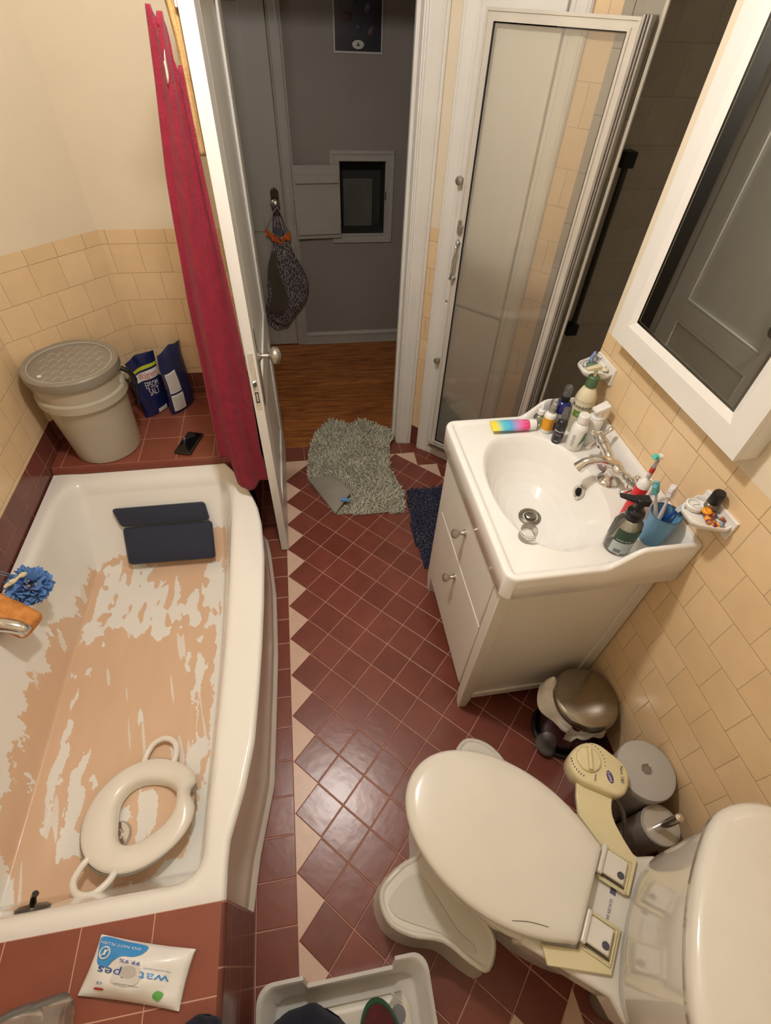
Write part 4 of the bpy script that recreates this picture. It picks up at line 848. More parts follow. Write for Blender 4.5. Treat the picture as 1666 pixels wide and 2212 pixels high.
# rounded front corners in plan
Xc = X.copy(); Yc = Y.copy(); rc = .3
for sy, yy in ((1, SY0), (-1, SY1)):
    inx = (X-SX0 < rc) & (sy*(Y-yy) < rc)
    a_, c_ = (rc-(X-SX0))/rc, (rc-sy*(Y-yy))/rc; mxx = np.maximum(np.maximum(a_, c_), 1e-6); ln = np.sqrt(a_**2+c_**2)
    k_ = np.where(ln > 0, mxx/np.maximum(ln, 1e-6), 1)
    Xc = np.where(inx, SX0+rc-a_*k_*rc, Xc); Yc = np.where(inx, yy+sy*(rc-c_*k_*rc), Yc)
b = B(); vs = [(Xc[j, i], Yc[j, i], Zs[j, i]) for j in range(ny+1) for i in range(nx+1)]; fs = [(j*(nx+1)+i, j*(nx+1)+i+1, (j+1)*(nx+1)+i+1, (j+1)*(nx+1)+i) for j in range(ny) for i in range(nx)]
bd = [(0, i) for i in range(nx)]+[(j, nx) for j in range(ny)]+[(ny, nx-i) for i in range(nx)]+[(ny-j, 0) for j in range(ny)]
base = len(vs); lower = [(j*(nx+1)+i) for j, i in bd]
for z_, ins in ((7.24, 0), (7.2, .04), (7.2, .2)):
    for j, i in bd: x, y = Xc[j, i], Yc[j, i]; vs.append((x+ins*(1 if x < 6 else -1 if x > 9 else 0), y+ins*(1 if y < -9 else -1 if y > -4 else 0), z_))
nb = len(bd)
for q_ in range(3):
    for k_ in range(nb):
        a0 = lower[k_] if q_ == 0 else base+(q_-1)*nb+k_; a1 = lower[(k_+1) % nb] if q_ == 0 else base+(q_-1)*nb+(k_+1) % nb
        fs.append((a0, base+q_*nb+k_, base+q_*nb+(k_+1) % nb, a1))
b.add(vs, fs); obj('basin', b, PORC, t, smooth=50)
b = B(); b.lathe([(.02, .1), (.12, .1), (.16, .07), (.17, .02)], (7.32, -6.42, 6.56), 24); b.lathe([(.22, .05), (.24, .07), (.31, .04), (.32, 0)], (7.32, -6.42, 6.53), 32, cap=False)
for a in (0, 1, 2, 3): b.sphere((7.32+.07*math.cos(a*PI/2+.5), -6.42+.07*math.sin(a*PI/2+.5), 6.665), .025, 8)
obj('drain', b, mat('worn_steel', '8b857c', .3, 1, var=.2, vscale=200), t)
b = B(); b.lathe([(.2, 0), (.2, .035), (.15, .05), (.12, .03)], (8.42, -6.52, 7.49), 28, Matrix.Rotation(-PI/2+.35, 3, 'Y'), cap=False); obj('overflow_ring', b, CHROME, t)
b = B(); b.lathe([(.12, 0), (.12, .02), (.02, .02)], (8.43, -6.52, 7.49), 24, Matrix.Rotation(-PI/2+.35, 3, 'Y')); obj('overflow_hole', b, mat('black_hole', '0a0a0a', .9), t)
# ---- faucet
t = thing('basin_faucet', 'chrome cross-handle faucet on the back of the sink', 'faucet', (9.02, -6.62, ZD))
b = B(); b.lathe([(.3, 0), (.3, .05), (.26, .09), (.17, .16), (.14, .35), (.14, .5)], n=28); b.tube(catmull([(0, 0, .3), (0, 0, .5), (0, 0, .6)], 3), .15, 18)
b.tube(catmull([(0, -.72, .62), (0, -.45, .56), (0, -.2, .5), (0, 0, .5), (0, .2, .5), (0, .45, .56), (0, .72, .62)], 4), [.12, .11, .12, .13, .12, .12, .13, .15, .17, .18, .18, .18, .18, .18, .17, .15, .13, .12, .12, .13, .12, .11, .12, .12, .12], 16); obj('body', b, CHROME, t, smooth=60)
b = B(); sp = catmull([(0, 0, .52), (-.22, .03, .66), (-.5, .08, .7), (-.75, .12, .62), (-.9, .15, .42)], 6); b.tube(sp, [lerp(.15, .11, min(1, i/12)) if i < 15 else lerp(.11, .16, (i-15)/9) for i in range(len(sp))], 18); obj('spout', b, CHROME, t, smooth=60)
for sgn, a0 in ((-1, .35), (1, .9)):
    b = B(); o0 = Vector((0, sgn*.72, .62)); b.cyl(o0, o0+Vector((0, sgn*.1, .02)), .16, 20); b.cyl(o0+Vector((0, sgn*.1, .02)), o0+Vector((0, sgn*.32, .07)), .14, 20)
    h = o0+Vector((0, sgn*.24, .05))
    for k_ in range(4):
        a = a0+k_*PI/2; d = Vector((math.cos(a), 0, math.sin(a))); b.tube([h, h+d*.2, h+d*.36, h+d*.42], [.05, .045, .075, .03], 10)
    obj('cross_handle', b, CHROME, t, smooth=60)
    b = B(); b.cyl(o0+Vector((0, sgn*.32, .07)), o0+Vector((0, sgn*.36, .08)), .12, 20); lb(obj('handle_cap', b, WHITEP, t), 'white ceramic handle cap')

# ================================================================== TOILET
TO = (4.67, -13.10, 0); TR = math.radians(-40)
t = thing('toilet', 'white porcelain toilet with closed lid beside the right wall', 'toilet', TO, TR)
TP = mat('toilet_porcelain', 'dfdad0', .1, coat=.3); TL = mat('toilet_lid_plastic', 'ddd7cb', .22)
def oval(X0, X1, Wd, z, n=64, pw=2.3, back=.72, cut=None, e=1.0):
    """elongated bowl outline from the tip X0 to the back X1"""
    pts = []
    xm = X0+(X1-X0)*.52
    for i in range(n):
        a = 2*PI*i/n; c, s = math.cos(a), math.sin(a)
        cc = abs(c)**(2/pw)*(1 if c > 0 else -1); ss = abs(s)**(2/pw)*(1 if s > 0 else -1)
        x = xm+cc*((X1-xm) if c > 0 else (xm-X0)); wv = Wd*(1-(1-back)*sstep(0, 1, (x-xm)/(X1-xm)) if c > 0 else 1)
        pts.append((x, ss*wv*e, z))
    return pts
b = B(); rings = []
for z, X0, X1, Wd, bk in ((0, -.75, 3.8, 1.15, .98), (.12, -.8, 3.85, 1.2, .98), (.5, -.7, 3.7, 1.1, .95), (1.4, -.9, 3.4, 1.12, .95), (2.1, -1.3, 3.1, 1.28, .9), (2.8, -1.7, 3.1, 1.42, .85), (3.25, -1.88, 3.1, 1.46, .8), (3.5, -1.92, 3.1, 1.47, .8), (3.56, -1.88, 3.1, 1.43, .8)): rings.append(oval(X0, X1, Wd, z, 64, 2.2, bk))
b.loft(rings); obj('bowl', b, TP, t, smooth=60)
b = B(); b.prism([(1.2, -1.45), (3.0, -1.3), (3.3, -1.5), (4.3, -1.6), (4.3, 1.6), (3.3, 1.5), (3.0, 1.3), (1.2, 1.45)], 2.7, 3.6); obj('rear_deck', b, TP, t, bev=.12, seg=4)
def lidout(i_, z, n=40):
    """seat and lid outline: rounded tip, full middle, straight hinge side; i_ insets it"""
    xm, W0, XB, XF = .2, 1.5, 2.16, 2.28; up = []
    for k_ in range(n+1):
        a = PI-PI/2*k_/n; up.append((xm+math.cos(a)*(XF-i_), (W0-i_)*math.sin(a)**.96 if k_ else 0))
    for k_ in range(1, n//2+1):
        s_ = k_/(n//2); x = xm+(XB-i_*.4-xm-.12)*s_; up.append((x, (W0-i_)*(1-.34*s_**2.1)))
    xe, ye = up[-1]
    for k_ in range(1, 6): a = PI/2*(1-k_/5); up.append((xe+.12*math.cos(a), ye-.12+.12*math.sin(a)))
    return [(x, -y, z) for x, y in up[::-1]]+[(x, y, z) for x, y in up[1:]]
b = B(); b.loft([lidout(i_, z) for z, i_ in ((3.6, .08), (3.64, .03), (3.74, .03), (3.78, .08))]); obj('seat', b, TL, t, smooth=50)
b = B(); b.loft([lidout(i_, z) for z, i_ in ((3.8, .08), (3.83, .01), (3.9, 0), (3.97, .03), (4.02, .1), (4.045, .3), (4.06, .7), (4.065, 1.2))]); obj('lid', b, TL, t, smooth=50)
b = B(); b.tube(catmull([(.9, -1.28, 4.03), (1.2, -1.12, 4.05), (1.55, -1.0, 4.05)], 5), .006, 5); lb(obj('crack', b, mat('crack_line', '6d6459', .8), t), 'thin dark crack in the lid')
for yy in (.75, -.55):
    b = B(); b.box(2.2, 2.76, yy-.24, yy+.24, 3.72, 3.84); b.cyl((2.24, yy-.3, 3.84), (2.24, yy+.3, 3.84), .07, 14); h = obj('hinge', b, TL, t, bev=.03)
    b = B(); b.box(2.22, 2.8, yy-.28, yy-.25, 3.73, 3.76); obj('hinge_gap', b, mat('hinge_gap_shade', '4a3f38', .8), h)  # dark strip painted in for the shade of the hinge gap
    b = B(); b.lathe([(.07, 0), (.07, .02), (.02, .02)], (2.66, yy-.1, 3.84), 16); obj('bolt', b, mat('slate_bolt', '4c4a55', .5), h)
b = B()
def tank(z, g=0, n_=8):
    x0, x1, y0, y1, r_ = 3.1-g, 4.75+g, -2.1-g, 1.92+g, .85
    out = []
    rb = .35
    for cx1, cy1, a0, r_ in ((x1-rb, y1-rb, 0, rb), (x0+.85, y1-.85, PI/2, .85), (x0+.85, y0+.85, PI, .85), (x1-rb, y0+rb, 3*PI/2, rb)):
        for j in range(n_+1): a = a0+PI/2*j/n_; out.append((cx1+r_*math.cos(a), cy1+r_*math.sin(a)))
        if a0 == PI/2:
            for j in range(1, 10): out.append((x0, lerp(y1-.85, y0+.85, j/10)))
    res = []
    for x, y in out:
        bow = .33*max(0, 1-((y+.05)/1.9)**2)*sstep(4.0, 3.4, x)
        res.append((x-bow, y, z))
    return res
b.loft([tank(3.55, -.35), tank(3.62, -.22), tank(4.2, -.12), tank(6.8, 0)]); obj('tank', b, TP, t, smooth=60)
b = B(); b.loft([tank(6.8, .02), tank(6.84, .09), tank(7.08, .1), tank(7.16, .04), tank(7.2, -.1)]); obj('tank_lid', b, TP, t, smooth=60)
# bidet attachment (rests between seat and bowl, its control arm reaches past the rim)
BC = mat('ivory_bidet_plastic', 'dcd0a6', .25, var=.03)
t2 = thing('bidet_attachment', 'ivory bidet attachment with round dial under the toilet seat', 'bidet', TO, TR)
b = B()
plate = [(2.25, .42), (2.94, .42), (2.96, 1.16)]+[(q.x, q.y) for q in catmull([(2.96, 1.16, 0), (2.6, 1.42, 0), (2.3, 1.72, 0), (2.2, 2.1, 0), (2.3, 2.5, 0)], 5)][1:]+[(1.6, 2.6), (1.3, 2.25), (1.45, 1.7), (1.6, 1.35), (2.25, 1.0)]
b.prism(plate, 3.6, 3.72); b.prism([(2.92, -.2), (2.92, -1.0), (1.8, -1.5), (1.6, -1.25), (2.25, -.95), (2.25, -.2)], 3.6, 3.7)
obj('mounting_plate', b, BC, t2, bev=.02)
b = B(); pan = pc([(1.02, 2.3), (1.12, 2.75), (1.45, 3.03), (1.85, 3.0), (2.28, 2.86), (2.42, 2.5), (2.3, 2.15), (1.75, 2.02), (1.3, 2.0)], 5)
cxp = sum(p[0] for p in pan)/len(pan), sum(p[1] for p in pan)/len(pan)
b.loft([[(cxp[0]+(x-cxp[0])*k_, cxp[1]+(y-cxp[1])*k_, z) for x, y in pan] for k_, z in ((.9, 3.35), (.98, 3.45), (1, 3.75), (.99, 3.88), (.94, 3.95), (.86, 3.97))]); obj('control_panel', b, BC, t2, smooth=50)
b = B(); b.lathe([(.29, 0), (.29, .05), (.26, .08), (.02, .08)], (1.42, 2.53, 3.97), 32); b.loft([[(1.42+x*math.cos(.35)-y*math.sin(.35), 2.53+x*math.sin(.35)+y*math.cos(.35), z) for x, y in ((-.05*w_, -.26), (.05*w_, -.26), (.05*w_, .26), (-.05*w_, .26))] for w_, z in ((1.2, 4.04), (.6, 4.16))]); obj('dial', b, BC, t2, bev=.01)
b = B(); ng = 14
for k_ in range(ng): a = .2+k_*.2; b.cyl((1.42+.4*math.cos(a), 2.53+.4*math.sin(a), 3.968), (1.42+.4*math.cos(a), 2.53+.4*math.sin(a), 3.98), .012, 6)
obj('dial_dots', b, INK, t2, smooth=0); b = B()
for k_ in range(8): a = 3.6+k_*.16; b.box(1.41+.4*math.cos(a), 1.43+.4*math.cos(a), 2.5+.4*math.sin(a), 2.54+.4*math.sin(a), 3.968, 3.976)
obj('dial_symbols', b, INK, t2, smooth=0)
b = B(); b.lathe([(.13, 0), (.13, .015), (.02, .015)], (1.97, 2.42, 3.965), 24, Matrix.Diagonal((1, .55, 1)).to_3x3() if False else None, ex=1, ey=.5); b.v = [Vector((1.97+(v.x-1.97)*.6+(v.y-2.42)*.9, 2.42-(v.x-1.97)*.9+(v.y-2.42)*.6, v.z)) for v in b.v]; obj('oval_badge', b, mat('violet_badge', '4a3f72', .3), t2)
b = B(); pf = lambda x, y: (1.97+x*.55+y*.83, 2.42-x*.83+y*.55, 3.985); text(b, 'Luxe', pf, .11); obj('badge_lettering', b, WHITEP, t2, smooth=0)
b = B(); pf = lambda x, y: (2.2+x*.3+y*.95, 2.62-x*.95+y*.3, 3.98); text(b, 'Neo 180', pf, .11); obj('panel_lettering', b, INK, t2, smooth=0); b = B(); pf = lambda x, y: (1.68+x*.1+y*.99, 2.22-x*.99+y*.1, 3.98); text(b, 'wash', pf, .08); obj('panel_lettering', b, INK, t2, smooth=0)
b = B(); b.tube(catmull([(2.3, 2.2, 3.55), (2.6, 2.1, 3.3), (2.95, 1.75, 2.7), (3.0, 1.55, 2.2)], 6), .055, 10); b.tube(catmull([(2.35, 1.75, 3.5), (2.5, 1.5, 2.9), (2.95, 1.5, 2.2), (3.8, 1.55, 1.4), (4.3, 1.6, 1.2)], 6), .07, 10); obj('supply_hose', b, mat('braided_hose', '7a7066', .35, .7, var=.3, vscale=400), t2)
b = B()
for yy in (.75, -.55):
    for q_ in ((2.3, 2.86, yy+.27, yy+.31), (2.82, 2.86, yy-.32, yy+.31), (2.3, 2.86, yy-.36, yy-.32)): b.box(q_[0], q_[1], q_[2], q_[3], 3.7, 3.74)
obj('bolt_washer', b, BC, t2, bev=.015)
t2['category'] = 'bidet'
b = B(); pf = lambda x, y: (2.95+y*-1.0*-1, -.02-x, 3.605)
text(b, 'GLACIER BAY', lambda x, y: (2.66+y, -.0-x*.8, 3.607), .09); b.prism([(2.6, .3), (2.72, .3), (2.72, .42), (2.6, .42)], 3.602, 3.606); obj('maker_mark', b, mat('slate_blue_print', '5a5a74', .4), t, smooth=0)
# ---- foot stool around the bowl
SP = mat('white_stool_plastic', 'dbd6cb', .3)
t = thing('squat_stool', 'white curved footstool wrapped around the toilet base', 'stool', TO, TR)
top_ = [(-1.62, -2.0), (-1.45, -1.3), (-1.2, -.85), (-1.5, -.3), (-1.55, 0), (-1.5, .3), (-1.2, .85), (-1.4, 1.6), (-1.35, 2.25), (-.9, 2.5), (-.35, 2.45), (.3, 2.1), (.95, 1.95), (1.05, 1.5), (.6, 1.25), (-.1, 1.1), (-.7, .7), (-.85, 0), (-.7, -.7), (-.1, -1.1), (.6, -1.15), (1.12, -1.4), (1.2, -1.95), (.8, -2.05), (.1, -2.05), (-.6, -2.35), (-1.2, -2.4)]
P_ = pc(top_, 4)
def off_(P, d):
    k = len(P); out = []
    for i in range(k):
        a, c = P[i-1], P[(i+1) % k]; tx, ty = c[0]-a[0], c[1]-a[1]; l = math.hypot(tx, ty) or 1; out.append((P[i][0]+ty/l*d, P[i][1]-tx/l*d))
    return out
sg = -1
b = B(); b.loft([[(x, y, z+.0*x) for x, y in off_(P_, sg*d)] for d, z in ((.14, 0), (.12, .08), (.0, .5), (-.03, 1.0), (-.02, 1.35), (.03, 1.5), (.02, 1.57), (-.03, 1.61), (-.08, 1.6), (-.1, 1.57))]); obj('stool_body', b, SP, t, smooth=50)
for s in (-1,):
    b = B(); pd = pc([(-1.35, s*2.05), (-1.2, s*1.45), (-.9, s*1.25), (-.3, s*1.45), (.3, s*1.7), (.75, s*1.75), (.75, s*1.88), (0, s*1.95), (-.7, s*2.15), (-1.1, s*2.22)], 5); b.prism(pd, 1.57, 1.6); obj('foot_pad', b, mat('stool_pad_grey', 'd0ccc1', .6, bump=.3, bscale=600), t, bev=.01)
b = B(); pd = pc([(-1.1, 2.1), (-1.1, 1.6), (-.8, 1.3), (-.2, 1.5), (.5, 1.75), (.5, 1.85), (-.3, 2.2)], 5); b.prism(pd, 1.57, 1.6); obj('foot_pad', b, MATS['stool_pad_grey'], t, bev=.01)
# ---- pedal bin
t = thing('pedal_bin', 'small pedal bin with round steel lid beside the vanity', 'bin', (8.68, -10.2, 0))
b = B(); b.lathe([(.02, .06), (.78, .06), (.8, .1), (.82, 2.2), (.8, 2.25), (.76, 2.2), (.74, .2)], n=48); obj('bin_body', b, mat('bin_dark_steel', '5b5055', .18, .9, var=.05), t, smooth=40)
b = B(); b.lathe([(.02, 0), (.9, 0), (.92, .04), (.9, .12), (.83, .14), (.81, .12)], n=48); obj('black_base', b, BLACKP, t, smooth=40)
b = B(); b.lathe([(.84, 2.2), (.88, 2.22), (.88, 2.38), (.84, 2.4)], n=48); obj('black_rim', b, BLACKP, t, smooth=40)
b = B(); b.lathe([(.9, 2.42), (.93, 2.46), (.93, 2.6), (.88, 2.68), (.8, 2.71), (.4, 2.74), (.02, 2.745)], n=56); obj('bin_lid', b, mat('brushed_steel_lid', '9d978e', .2, 1, var=.06, vscale=3, stretch=(1, 30, 1)), t, smooth=40)
b = B(); b.loft([[(math.cos(a)*r_-.72, math.sin(a)*r_*1.15-.42, z) for a in [2*PI*i/20 for i in range(20)]] for r_, z in ((.3, .2), (.32, .24), (.28, .3), (.05, .31))]); obj('pedal', b, mat('pedal_grey', '9b9992', .25, .8), t)
b = B()
def bagf(u, v):
    a = PI*(.5+u*1.15); pk = math.exp(-((u-.34)/.17)**2); r_ = .84+.1*v+.36*pk*v**.7+.05*fz(u*9, v*4, 4)*v+.03*math.sin(u*34)*v
    z = 2.56-.5*v*(1-.3*pk)+.55*math.exp(-((u-.26)/.05)**2)*math.sin(PI*min(1, v*1.1))-.12*abs(math.sin(u*11))*v-(.45*v if .66 < u < .73 else 0)
    return (math.cos(a)*r_, math.sin(a)*r_, z)
b.grid(bagf, 80, 14); obj('bin_liner', b, mat('white_bin_liner', 'e6e2da', .6, var=.1, vscale=40, bump=.8, bscale=60), t, smooth=70, solid=.02)
# ---- frosted paper canister and brush holder
FR = mat('frosted_plastic', 'a5a19a', .4, trans=.0, var=.03)
t = thing('paper_canister', 'tall frosted grey canister with lid standing by right wall', 'canister', (8.92, -12.42, 0))
b = B(); b.lathe([(.02, .02), (.64, .02), (.66, .06), (.68, 3.4)], n=48); obj('canister_body', b, FR, t, smooth=40)
b = B(); b.lathe([(.7, 3.32), (.71, 3.5), (.69, 3.57), (.62, 3.6), (.13, 3.6)], n=48, cap=False); obj('canister_lid', b, mat('frosted_lid', 'aeaaa3', .35), t, smooth=40)
b = B(); b.lathe([(.105, 3.6), (.125, 3.625), (.14, 3.6)], n=24, cap=False); obj('lid_ring', b, CHROME, t)
b = B(); b.lathe([(.14, 3.57), (.14, 3.585), (.02, 3.59)], n=20); obj('finger_hole', b, mat('dusky_hole', '7d706a', .5), t)
t = thing('toilet_brush_holder', 'grey cylindrical toilet brush holder with chrome handle behind toilet', 'toilet brush', (8.86, -13.52, 0))
b = B(); b.lathe([(.02, .02), (.4, .02), (.42, .06), (.42, 3.1)], n=36); obj('holder_body', b, mat('grey_holder_plastic', '8f8a83', .35), t, smooth=40)
b = B(); b.lathe([(.43, 3.05), (.44, 3.12), (.4, 3.16), (.02, 3.17)], n=36); b.lathe([(.4, 3.17), (.42, 3.19), (.44, 3.17)], n=36, cap=False); obj('holder_lid', b, mat('pale_holder_lid', 'b9b4ab', .2, .3), t, smooth=40)
b = B(); b.lathe([(.09, 3.15), (.09, 4.2), (.085, 4.28), (.02, 4.3)], (-.12, -.05, 0), 20); obj('brush_handle', b, CHROME, t)
b = B(); b.lathe([(.35, 0), (.38, .05), (.38, 1.2), (.35, 1.3), (.02, 1.3)], n=28); o = obj('paper_pack', b, mat('grey_film', '8b857c', .4, var=.2, vscale=40, bump=.4), smooth=40)
tag(o, 'grey plastic-wrapped roll standing on floor under the toilet tank', 'roll', loc=(7.25, -16.35, 0.0))
# ---- tray
t = thing('step_tray', 'white plastic step tray with notched rim at the bottom edge', 'tray', (1.12, -16.4, 0), .0)
b = B(); TY = 1.58
def trr(g, z, r_=.35, nz_=0):
    x0, x1, y0, y1 = -1.95+g, 1.9-g, -1.9+g, TY-g; out = []
    for cx1, cy1, a0 in ((x1-r_, y1-r_, 0), (x0+r_, y1-r_, PI/2), (x0+r_, y0+r_, PI), (x1-r_, y0+r_, 3*PI/2)):
        for j in range(7): a = a0+PI/2*j/6; out.append((cx1+r_*math.cos(a), cy1+r_*math.sin(a), z))
        if a0 == 0:
            for xx in (1.25, 1.18, 1.1, 0, -.85, -.93, -1.0): out.append((xx, y1-(.14 if -.9 < xx < 1.15 and nz_ else 0), z-(.18 if -.9 < xx < 1.15 and nz_ else 0)))
    return out
b.loft([trr(.2, 0), trr(.0, 1.1, nz_=1), trr(-.02, 1.2, nz_=1), trr(.05, 1.24, nz_=1), trr(.1, 1.18, nz_=1), trr(.28, .5, .3), trr(.34, .45, .3)]); obj('tray_shell', b, mat('tray_plastic', 'cfcbc4', .3), t, smooth=50)
b = B(); b.loft([[(x, y*1.0-.1, z) for x, y, z in trr(g, z, .3)] for g, z in ((.5, .42), (.5, .6), (.55, .64), (.7, .65))]); b.tube([(-1.2, 1.0, .655), (1.0, 1.0, .655), (1.25, .8, .655), (1.3, -.5, .655)], .012, 5); obj('tray_platform', b, mat('tray_platform', 'd6cfc0', .35), t, smooth=50)
b = B(); b.lathe([(.17, .65), (.17, .67), (.02, .67)], (1.12, .62, 0), 24); obj('grip_dot', b, mat('grey_rubber', '77767a', .7), t)
# ---- slipper and dark cloth
t = thing('clog', 'green rimmed clog with maroon lining on the white tray', 'shoe', (1.78, -16.02, .68), .12)
GRN = mat('green_clog_rim', '2f5c3f', .55, var=.1); MRN = mat('maroon_lining', '4c1c20', .9, var=.2, vscale=60)
b = B(); b.loft([[(.46*w_*math.sin(a)*(1-.12*math.cos(a)), .62*w_*math.cos(a), z) for a in [2*PI*i/40 for i in range(40)]] for w_, z in ((.88, 0), (.98, .1), (1.0, .3), (.93, .52), (.88, .56), (.83, .52))], cap1=False); obj('upper', b, GRN, t, smooth=60)
b = B(); b.loft([[(.46*w_*math.sin(a)*(1-.12*math.cos(a)), .62*w_*math.cos(a), z) for a in [2*PI*i/40 for i in range(40)]] for w_, z in ((.84, .53), (.8, .3), (.76, .08), (.4, .06))]); obj('lining', b, MRN, t, smooth=60)
NVC = mat('dark_navy_knit', '10152a', .95, var=.25, vscale=80, bump=.9, bscale=300, sheen=.05)
def mound(name, label, loc, sx, sy, h, seed):
    b = B()
    def fn(u, v):
        a = u*2*PI; r_ = math.sin(v*PI/2); k_ = 1+.12*fz(math.cos(a)*2, math.sin(a)*2, seed)
        return (math.cos(a)*r_*sx*k_, math.sin(a)*r_*sy*k_, h*math.cos(v*PI/2)**.7+.06*fz(u*8, v*8, seed)*(1-v))
    b.grid(fn, 48, 20); b.quad([(sx*math.cos(a), sy*math.sin(a), 0) for a in [2*PI*i/24 for i in range(24)]])
    o = obj(name, b, NVC, smooth=80); return tag(o, label, 'clothing', 'dark knitwear at the bottom edge', loc=loc)
mound('knitted_sock', 'dark navy knit bundle lying on the white tray', (.1, -16.3, .68), 1.15, 1.0, 1.35, 3)
mound('knitted_sock', 'dark navy knit bundle on the edge of the tiled deck', (-1.42, -15.62, 3.71), .5, .6, .4, 8)
# ================================================================== ITEMS ON THE SINK
ZD = 7.94
def cylmap(cx0, cy0, r_, a0, z0): return lambda x, y: (cx0+(r_+.006)*math.cos(a0+x/r_), cy0+(r_+.006)*math.sin(a0+x/r_), z0+y)
VIEW = math.atan2(-8, -5.5)        # labels face the room
def label(nm, par, r_, a0, half, z0, z1, m_, rt=None):
    b = B(); b.grid(lambda u, v: ((lerp(r_, rt or r_, v)+.005)*math.cos(a0-half+2*half*u), (lerp(r_, rt or r_, v)+.005)*math.sin(a0-half+2*half*u), lerp(z0, z1, v)), 20, 2); return obj(nm, b, m_, par, smooth=80)
def wtext(nm, par, r_, a0, z, s, size, m_, ang=0):
    b = B(); text(b, s, lambda x, y: ((r_+.012)*math.cos(a0+x/r_), (r_+.012)*math.sin(a0+x/r_), z+y), size, 0, 0, ang); return obj(nm, b, m_, par, smooth=0)
CLC = thin('clear_cap_plastic', 'f4f4f2', .12, 1.2, .12, 'e8e6e2'); BLK = BLACKP
# sun cream tube
t = thing('cosmetic_tube', 'rainbow striped cosmetic tube lying on the sink corner', 'tube', (7.2, -4.22, ZD+.13), -.05)
def rainbow():
    M = mat('rainbow_tube', 'ff0000', .3, coat=.3); nt = M.node_tree; N = nt.nodes; L = nt.links; tc = N.new('ShaderNodeTexCoord'); sp = N.new('ShaderNodeSeparateXYZ'); mr = N.new('ShaderNodeMapRange'); mr.inputs[1].default_value = -.62*U; mr.inputs[2].default_value = .48*U
    L.new(tc.outputs['Object'], sp.inputs[0]); L.new(sp.outputs[0], mr.inputs[0]); r = N.new('ShaderNodeValToRGB'); el = r.color_ramp.elements
    cs = [(0, 'f0dc3c'), (.12, 'f0dc4a'), (.3, '5cc7d8'), (.5, '4fa8dc'), (.66, 'c78fc8'), (.85, 'ea4f93'), (1, 'e6366f')]
    el[0].position, el[0].color = 0, lin(cs[0][1]); el[1].position, el[1].color = 1, lin(cs[-1][1])
    for p_, c_ in cs[1:-1]: e = el.new(p_); e.color = lin(c_)
    L.new(mr.outputs[0], r.inputs[0]); L.new(r.outputs[0], N['Principled BSDF'].inputs['Base Color']); return M
b = B(); rings = []
for x, w_, h in ((-.62, .24, .015), (-.5, .24, .04), (-.1, .23, .11), (.3, .2, .14), (.46, .19, .14), (.48, .15, .12)): rings.append([(x, w_*math.cos(a), h*math.sin(a)) for a in [2*PI*i/28 for i in range(28)]])
b.loft(rings); obj('tube_body', b, rainbow(), t, smooth=50)
b = B(); b.lathe([(.16, 0), (.17, .02), (.16, .2), (.02, .2)], (.48, 0, 0), 24, Matrix.Rotation(PI/2, 3, 'Y')); obj('cap', b, WHITEP, t)
b = B(); f = lambda x, y: (.12+x, y, .145); text(b, 'COOLA', lambda x, y: (x, y, .135-.3*abs(y)*abs(y)), .09, .32, .04); text(b, 'sport spf 50', lambda x, y: (x, y, .14), .05, .3, -.05); obj('white_lettering', b, WHITEP, t, smooth=0)
# dropper bottle
t = thing('dropper_bottle', 'tiny clear bottle with white dropper beside the rainbow tube', 'bottle', (8.02, -4.14, ZD))
b = B(); b.lathe([(.02, .01), (.15, .01), (.17, .04), (.17, .3), (.14, .36), (.08, .4), (.08, .46)], n=24); obj('glass', b, thin('pale_glass', 'dfe3d2', .05, 1.5, .12, 'd8dccb'), t, smooth=50)
b = B(); b.lathe([(.1, .42), (.11, .44), (.1, .55), (.05, .57), (.04, .72), (.02, .75)], n=20); obj('dropper_cap', b, WHITEP, t, smooth=40)
# yellow label spray
t = thing('serum_bottle', 'white bottle with orange-yellow label and clear cap', 'bottle', (8.18, -4.4, ZD))
b = B(); b.lathe([(.02, .0), (.16, .0), (.17, .03), (.17, .56), (.14, .62), (.1, .64), (.1, .7)], n=28); obj('bottle_body', b, WHITEP, t, smooth=45)
label('orange_label', t, .17, VIEW, 1.4, .12, .5, mat('amber_label', 'e09d27', .45))
b = B(); b.lathe([(.1, .66), (.1, .8), (.06, .82), (.06, .9), (.02, .9)], n=20); obj('pump', b, WHITEP, t)
b = B(); b.lathe([(.105, .68), (.105, .98), (.09, 1.03), (.02, 1.05)], n=24); obj('clear_cap', b, CLC, t, smooth=50)
# black mini spray
t = thing('spray_bottle', 'slim black spray bottle with clear cap in front of the blue one', 'bottle', (8.3, -4.88, ZD))
b = B(); b.lathe([(.02, 0), (.14, 0), (.15, .03), (.15, .62), (.12, .7), (.09, .72), (.09, .85)], n=28); obj('bottle_body', b, mat('black_glass', '15151a', .12, coat=.4), t, smooth=45)
wtext('small_lettering', t, .15, VIEW, .42, 'Miracle', .09, WHITEP); wtext('lower_lettering', t, .15, VIEW, .3, 'Mist', .09, mat('mauve_print', 'a88b92', .5)); wtext('emblem', t, .15, VIEW, .1, '~', .16, WHITEP)
b = B(); b.lathe([(.1, .8), (.105, .82), (.1, 1.05), (.08, 1.1), (.02, 1.11)], n=24); obj('clear_cap', b, CLC, t, smooth=50)
